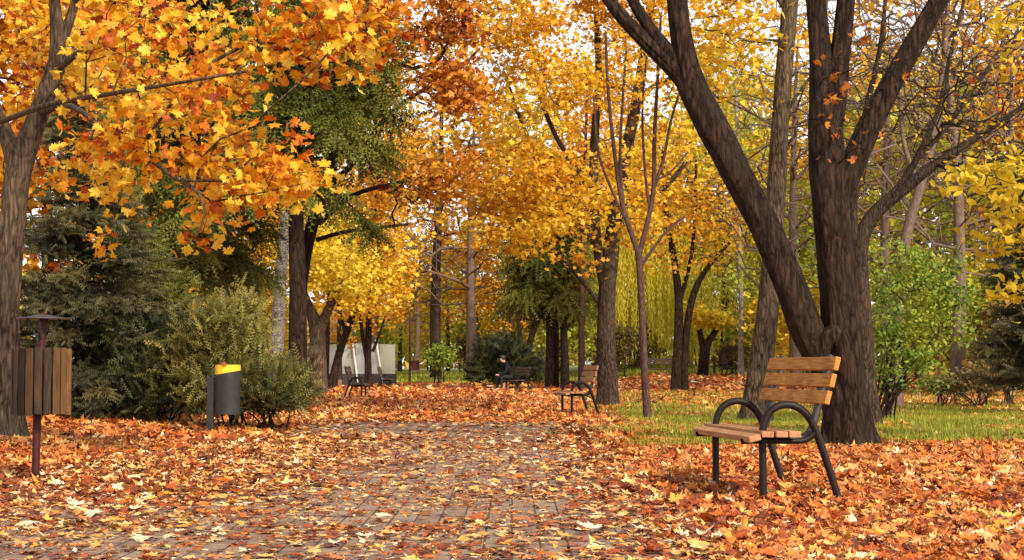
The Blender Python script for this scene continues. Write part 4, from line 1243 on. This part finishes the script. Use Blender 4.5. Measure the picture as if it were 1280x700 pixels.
# ------------------------------------------------------------------ the trees behind
def proto(seed, h, w, mat, n=300, per=15, leaf=.27, bark='bark_brown', spread=.36, base_h=.22, trunk=.2, fork=3, alpha=.25, gap=.7, tpl=T_QUAD, tip=.012):
    """a whole tree standing at the origin; copies of it are placed behind the path"""
    rng = np.random.default_rng(seed)
    root = empty('autumn_tree', (0, 0, 0))
    hs = np.linspace(0, 1, 6)
    p, r = catmull([(.25 * math.sin(seed + 4 * t) * t, .25 * math.cos(seed * 1.3 + 3 * t) * t, h * .8 * t - .15) for t in hs], trunk * (1 - .85 * hs), 4)
    tb = Tubes(); tb.add(p, r, 10, .06, seed, 0)
    limbs = [(p[int(len(p) * base_h):], r[int(len(p) * base_h):])]
    at = []
    while len(at) < n:
        v = rng.normal(size=3); v /= np.linalg.norm(v); v *= rng.random() ** (1 / 2.4)
        q = np.array([v[0] * w, v[1] * w, h * (.60 + .40 * v[2])])
        q[:2] *= 1 - .25 * v[2]
        if noise.noise((q[0] * .35 + seed, q[1] * .35, q[2] * .35)) < -.22 + gap * .3: 
            if rng.random() < .85: continue
        at.append(q)
    ch, info = grow(limbs, np.array(at), rng, tip, .9, alpha, bow=.1)
    for a, b_ in ch: tb.add(a, b_, 5 if b_[0] > .05 else 3)
    tb.build('trunk', M[bark], root)
    if per: crown(info, per, leaf, tpl, M[mat], root, np.zeros(3), rng, spread, .7, .5, .2, .2, .25)
    return root

P_ = {}
P_['gold'] = proto(201, 13, 4.2, 'gold'); P_['yellow'] = proto(202, 12, 3.8, 'yellow'); P_['orange'] = proto(203, 13, 4.4, 'orange')
P_['lime'] = proto(204, 11, 4.0, 'lime'); P_['bare'] = proto(205, 12, 4.6, 'rust', 900, 0, bark='bark_twig', tip=.014, gap=.1)
P_['thin'] = proto(206, 14, 3.6, 'gold', 380, 5, .26)
P_['bush'] = proto(207, 4.2, 2.3, 'lime', 150, 16, .24, base_h=.05, trunk=.07, spread=.35, tip=.008)
P_['bushy'] = proto(208, 4.6, 2.6, 'yellow', 150, 16, .24, base_h=.05, trunk=.07, spread=.35, tip=.008)
P_['bushr'] = proto(209, 3.4, 2.4, 'brown', 140, 14, .22, base_h=.05, trunk=.06, spread=.3, tip=.008)
used = set()
def back_tree(kind, px, Y, s, rz, label, cat='tree', group='trees standing behind the path and lawn'):
    src = P_[kind]
    o = src if kind not in used else copy_tree(src)
    used.add(kind)
    X = (px - 640) / FPX * Y
    o.location = (X, Y, float(gz(X, Y))); o.rotation_euler = (0, 0, rz); o.scale = (s, s, s * (1 + .1 * math.sin(px)))
    o.name = {'gold': 'autumn_tree', 'yellow': 'autumn_tree', 'orange': 'autumn_tree', 'lime': 'autumn_tree', 'bare': 'bare_tree', 'thin': 'autumn_tree'}.get(kind, 'bush')
    tag(o, label, cat, group)
BT = [
 ('orange', -40, 58, 1.5, 'orange tree glowing behind the left maple trunk'),
 ('gold', 60, 62, 1.5, 'golden tree seen above the small grey green spruce'),
 ('orange', 150, 56, 1.35, 'orange tree between the grey green spruce and the left tall spruce'),
 ('yellow', 285, 60, 1.0, 'yellow tree in the gap between the two tall spruces'),
 ('gold', 330, 84, 1.1, 'golden tree behind the birch and the whitish bench'),
 ('gold', 425, 78, .75, 'golden tree directly behind the glazed shelter'),
 ('bare', 470, 100, 1.05, 'greyish pink bare tree above the glazed shelter'),
 ('bare', 520, 112, 1.1, 'greyish pink bare tree behind the thin red post'),
 ('yellow', 500, 118, .85, 'yellow tree at the far end of the lawn left of the path'),
 ('orange', 560, 126, .85, 'orange tree closing the view at the end of the path'),
 ('thin', 598, 110, .62, 'thin leaved tree just left of the dark round juniper'),
 ('bare', 610, 120, 1.0, 'pinkish bare tree over the end of the path'),
 ('lime', 560, 150, .9, 'yellow green tree beyond the young round tree'),
 ('gold', 640, 100, .95, 'golden tree behind the dark round juniper'),
 ('yellow', 700, 110, 1.6, 'yellow tree behind the dark group of trunks'),
 ('thin', 745, 108, 1.5, 'sparse gold tree behind the middle bench'),
 ('lime', 790, 104, 1.1, 'yellow green tree behind the thin young tree'),
 ('gold', 860, 114, 1.75, 'golden tree above the twin dark trunks'),
 ('yellow', 905, 100, 1.6, 'yellow tree above the cut back trunk'),
 ('thin', 935, 112, 1.75, 'sparse gold tree behind the slender leaning trunk'),
 ('bare', 995, 66, 1.3, 'bare pinkish tree between the leaning trunk and forked tree'),
 ('lime', 1000, 88, .9, 'yellow green tree low behind the fork of the big tree'),
 ('yellow', 1060, 112, 1.8, 'yellow tree behind the big forked tree'),
 ('bare', 1110, 60, 1.3, 'pinkish bare tree above the green shrub'),
 ('lime', 1150, 74, 1.3, 'yellow green tree behind the green shrub'),
 ('bare', 1195, 52, 1.25, 'bare tree of fine pink twigs in the upper right'),
 ('gold', 1210, 82, 1.6, 'golden tree behind the right lawn'),
 ('bare', 1262, 58, 1.3, 'bare twiggy tree at the right edge above the yellow boughs'),
 ('lime', 1275, 64, .9, 'yellow green tree behind the right edge spruce'),
 ('orange', 1340, 70, 1.1, 'orange tree beyond the right edge of the lawn'),
 ('thin', 1010, 116, 1.8, 'tall sparse gold tree filling the gap right of the leaning trunk'),
 ('thin', 1120, 96, 1.7, 'tall sparse gold tree behind the upper right boughs'),
 ('thin', 1270, 100, 1.7, 'tall sparse gold tree in the upper right corner'),
 ('thin', 545, 96, 1.75, 'tall thin leaved tree letting the pale sky through above the path'),
 ('gold', 455, 122, 1.7, 'tall golden tree far behind the glazed shelter'),
 ('bare', 590, 92, 1.6, 'tall bare tree with fine twigs against the pale sky'),
 ('yellow', 770, 128, 1.1, 'far yellow tree left of the hanging willow strands'),
 ('orange', 250, 88, 1.1, 'orange tree far behind the junipers'),
 ('gold', 160, 92, 1.1, 'golden tree far behind the low dark young spruce'),
]
for i, (k, px, Y, s, lb) in enumerate(BT):
    back_tree(k, px, Y, s, i * 2.1, lb)
BB = [
 ('bush', 470, 106, 1.0, 'yellow green bush behind the second left bench'), ('bushy', 535, 130, 1.1, 'yellow bush beyond the far lawn'), ('bush', 590, 124, 1.0, 'olive yellow bush at the end of the path'),
 ('bushr', 575, 116, .7, 'brown low bush left of the dark round juniper'), ('bushy', 640, 112, 1.1, 'yellow bush above the person'), ('bush', 705, 96, 1.0, 'lime bush seen between the dark trunks'),
 ('bushr', 790, 100, .8, 'brown bush right of the golden tree trunk'), ('bushy', 300, 74, 1.0, 'yellow bush behind the whitish bench'), ('bushr', 780, 88, .75, 'dark brown bush left of the far open bench'),
 ('bush', 870, 108, .9, 'lime hedge bush behind the cut back trunk'), ('bush', 950, 92, .8, 'lime bush right of the mottled birch'), ('bushr', 915, 80, .5, 'low brown bush at the foot of the mottled birch'),
 ('bushy', 1010, 76, 1.1, 'yellow bush left of the big forked trunk'), ('bush', 1130, 62, .9, 'yellow green bush behind the stems of the green shrub'), ('bushy', 1190, 60, 1.0, 'yellow bush behind the thin dark stem'),
 ('bush', 1240, 56, .9, 'lime bush behind the reddish low shrub'), ('bushr', 1290, 50, .8, 'brown bush at the far right edge')]
for i, (k, px, Y, s, lb) in enumerate(BB):
    back_tree(k, px, Y, s, i * 1.7, lb, 'bush', 'bushes behind the path and lawn')

def willow(px, d, w_m, h, seed, label, mat='willow'):
    rng = np.random.default_rng(seed)
    root = thing('willow_tree', base(px, d), label, 'willow')
    tb = Tubes()
    p, r = catmull([(0, 0, -.2), (.1, .1, h * .35), (-.1, 0, h * .7), (0, 0, h * .9)], [.35, .28, .18, .05], 5)
    tb.add(p, r, 12, .08, seed, 0)
    n = 260
    a = rng.random(n) * 2 * math.pi; rr = w_m * np.sqrt(rng.random(n))
    tops = np.stack([rr * np.cos(a), rr * np.sin(a), h * (1 - .35 * (rr / w_m) ** 2) + rng.normal(0, .3, n)], 1)
    ch, info = grow([(p[8:], r[8:])], tops, rng, .012, .9, .2)
    for q, b_ in ch: tb.add(q, b_, 4)
    tb.build('trunk', M['bark_brown'], root)
    pos, hue = [], []
    for t in tops:
        for k in range(2):
            x0 = t + rng.normal(0, .35, 3)
            L = min(x0[2] - .5, h * rng.uniform(.35, .9))
            m = int(L / .13)
            z = np.linspace(0, 1, m)
            sw = rng.normal(0, .18, 2)
            pos.append(np.stack([x0[0] + sw[0] * z + rng.normal(0, .035, m), x0[1] + sw[1] * z + rng.normal(0, .05, m), x0[2] - L * z], 1))
            hue.append(np.full(m, rng.normal(.5, .2)) + rng.normal(0, .12, m))
    pos = np.vstack(pos); hue = np.clip(np.hstack(hue), .02, .98)
    nr = rng.normal(0, 1, (len(pos), 3)) * [1, 1, .3]
    yd = np.array([0, 0, -1.0]) + rng.normal(0, .22, (len(pos), 3))
    V, F, H = leaf_cloud(T_SLIM, pos, .22 * rng.uniform(.7, 1.3, len(pos)), frames(nr, ydir=norm(yd)), rng, .2, hue)
    np_mesh('crown', V, F, M[mat], root, H)
willow(800, 73, 3.6, 8.5, 301, 'yellow weeping willow strands between golden trunk and twin trunks')
willow(905, 76, 4.0, 9.0, 302, 'yellow weeping willow strands behind the cut back trunk and birch')
willow(990, 74, 3.2, 8.0, 303, 'yellow green weeping willow left of the big forked tree')

def far_woods():
    rng = np.random.default_rng(400)
    n = 46000
    ang = rng.uniform(-1.15, 1.15, n)
    rad = rng.uniform(170, 205, n)
    x = rad * np.sin(ang); y = rad * np.cos(ang)
    xx = x / 9
    top = 9 + 5 * nz(xx, xx * 0, 1, 3.3) + 3 * nz(xx, xx * 0, 3.1, 7.7)
    z = gz(x, y) + top * rng.random(n) ** .8
    hue = np.clip(.5 + .6 * nz(x, z, .09, 1.0) + rng.normal(0, .15, n), .02, .98)
    pos = np.stack([x, y, z], 1)
    V, F, H = leaf_cloud(T_QUAD, pos, rng.uniform(.7, 1.5, n), frames(rng.normal(0, 1, (n, 3)), rng=rng), rng, .4, hue)
    m = leaf_mat('leaf far woods', [(.20, .15, .04), (.40, .26, .04), (.50, .36, .05), (.42, .26, .16), (.56, .30, .05)], .3)
    tag(np_mesh('far_woods', V, F, m, None, H), 'far wood of yellowing trees closing the view', 'woods', kind='stuff')
far_woods()

# ================================================================== light, sky, camera
def world():
    w = bpy.data.worlds.new('World'); sc.world = w; w.use_nodes = True
    nt = w.node_tree
    bg = nt.nodes['Background']
    sk = nt.nodes.new('ShaderNodeTexSky'); sk.sky_type = 'NISHITA'; sk.sun_disc = False
    sk.sun_elevation = R(SUN_EL); sk.sun_rotation = R(SUN_AZ)
    sk.dust_density = 1.0; sk.air_density = 1.0
    hs = nt.nodes.new('ShaderNodeHueSaturation'); hs.inputs['Saturation'].default_value = .12
    nt.links.new(sk.outputs[0], hs.inputs['Color']); nt.links.new(hs.outputs[0], bg.inputs['Color'])
    bg.inputs['Strength'].default_value = .15
SUN_EL, SUN_AZ = 34, 146       # azimuth clockwise from +Y: the light comes from behind the camera on the right
world()
sl = bpy.data.lights.new('sun', 'SUN'); sl.energy = 3.0; sl.angle = R(5); sl.color = (1, .89, .70)
so = bpy.data.objects.new('sun', sl); col.objects.link(so)
dv = Vector((math.sin(R(SUN_AZ)) * math.cos(R(SUN_EL)), math.cos(R(SUN_AZ)) * math.cos(R(SUN_EL)), math.sin(R(SUN_EL))))
so.rotation_euler = dv.to_track_quat('Z', 'Y').to_euler()
so.location = (20, -20, 40)
cam = bpy.data.cameras.new('camera'); co = bpy.data.objects.new('camera', cam); col.objects.link(co)
co.location = (0, 0, CAMH); co.rotation_euler = (R(90) + PITCH, 0, 0)
cam.sensor_fit = 'HORIZONTAL'; cam.sensor_width = 36; cam.lens = FPX / 1280 * 36
cam.clip_start = .1; cam.clip_end = 2000
sc.camera = co
vs = sc.view_settings
sc.display_settings.display_device = 'sRGB'
vs.view_transform = 'Standard'; vs.look = 'None'; vs.gamma = 1; vs.use_curve_mapping = False
vs.exposure = .78
cy = sc.cycles
cy.max_bounces = 5; cy.diffuse_bounces = 3; cy.glossy_bounces = 2; cy.transmission_bounces = 4; cy.transparent_max_bounces = 6
cy.caustics_reflective = False; cy.caustics_refractive = False
cy.sample_clamp_indirect = 6
cy.use_denoising = True
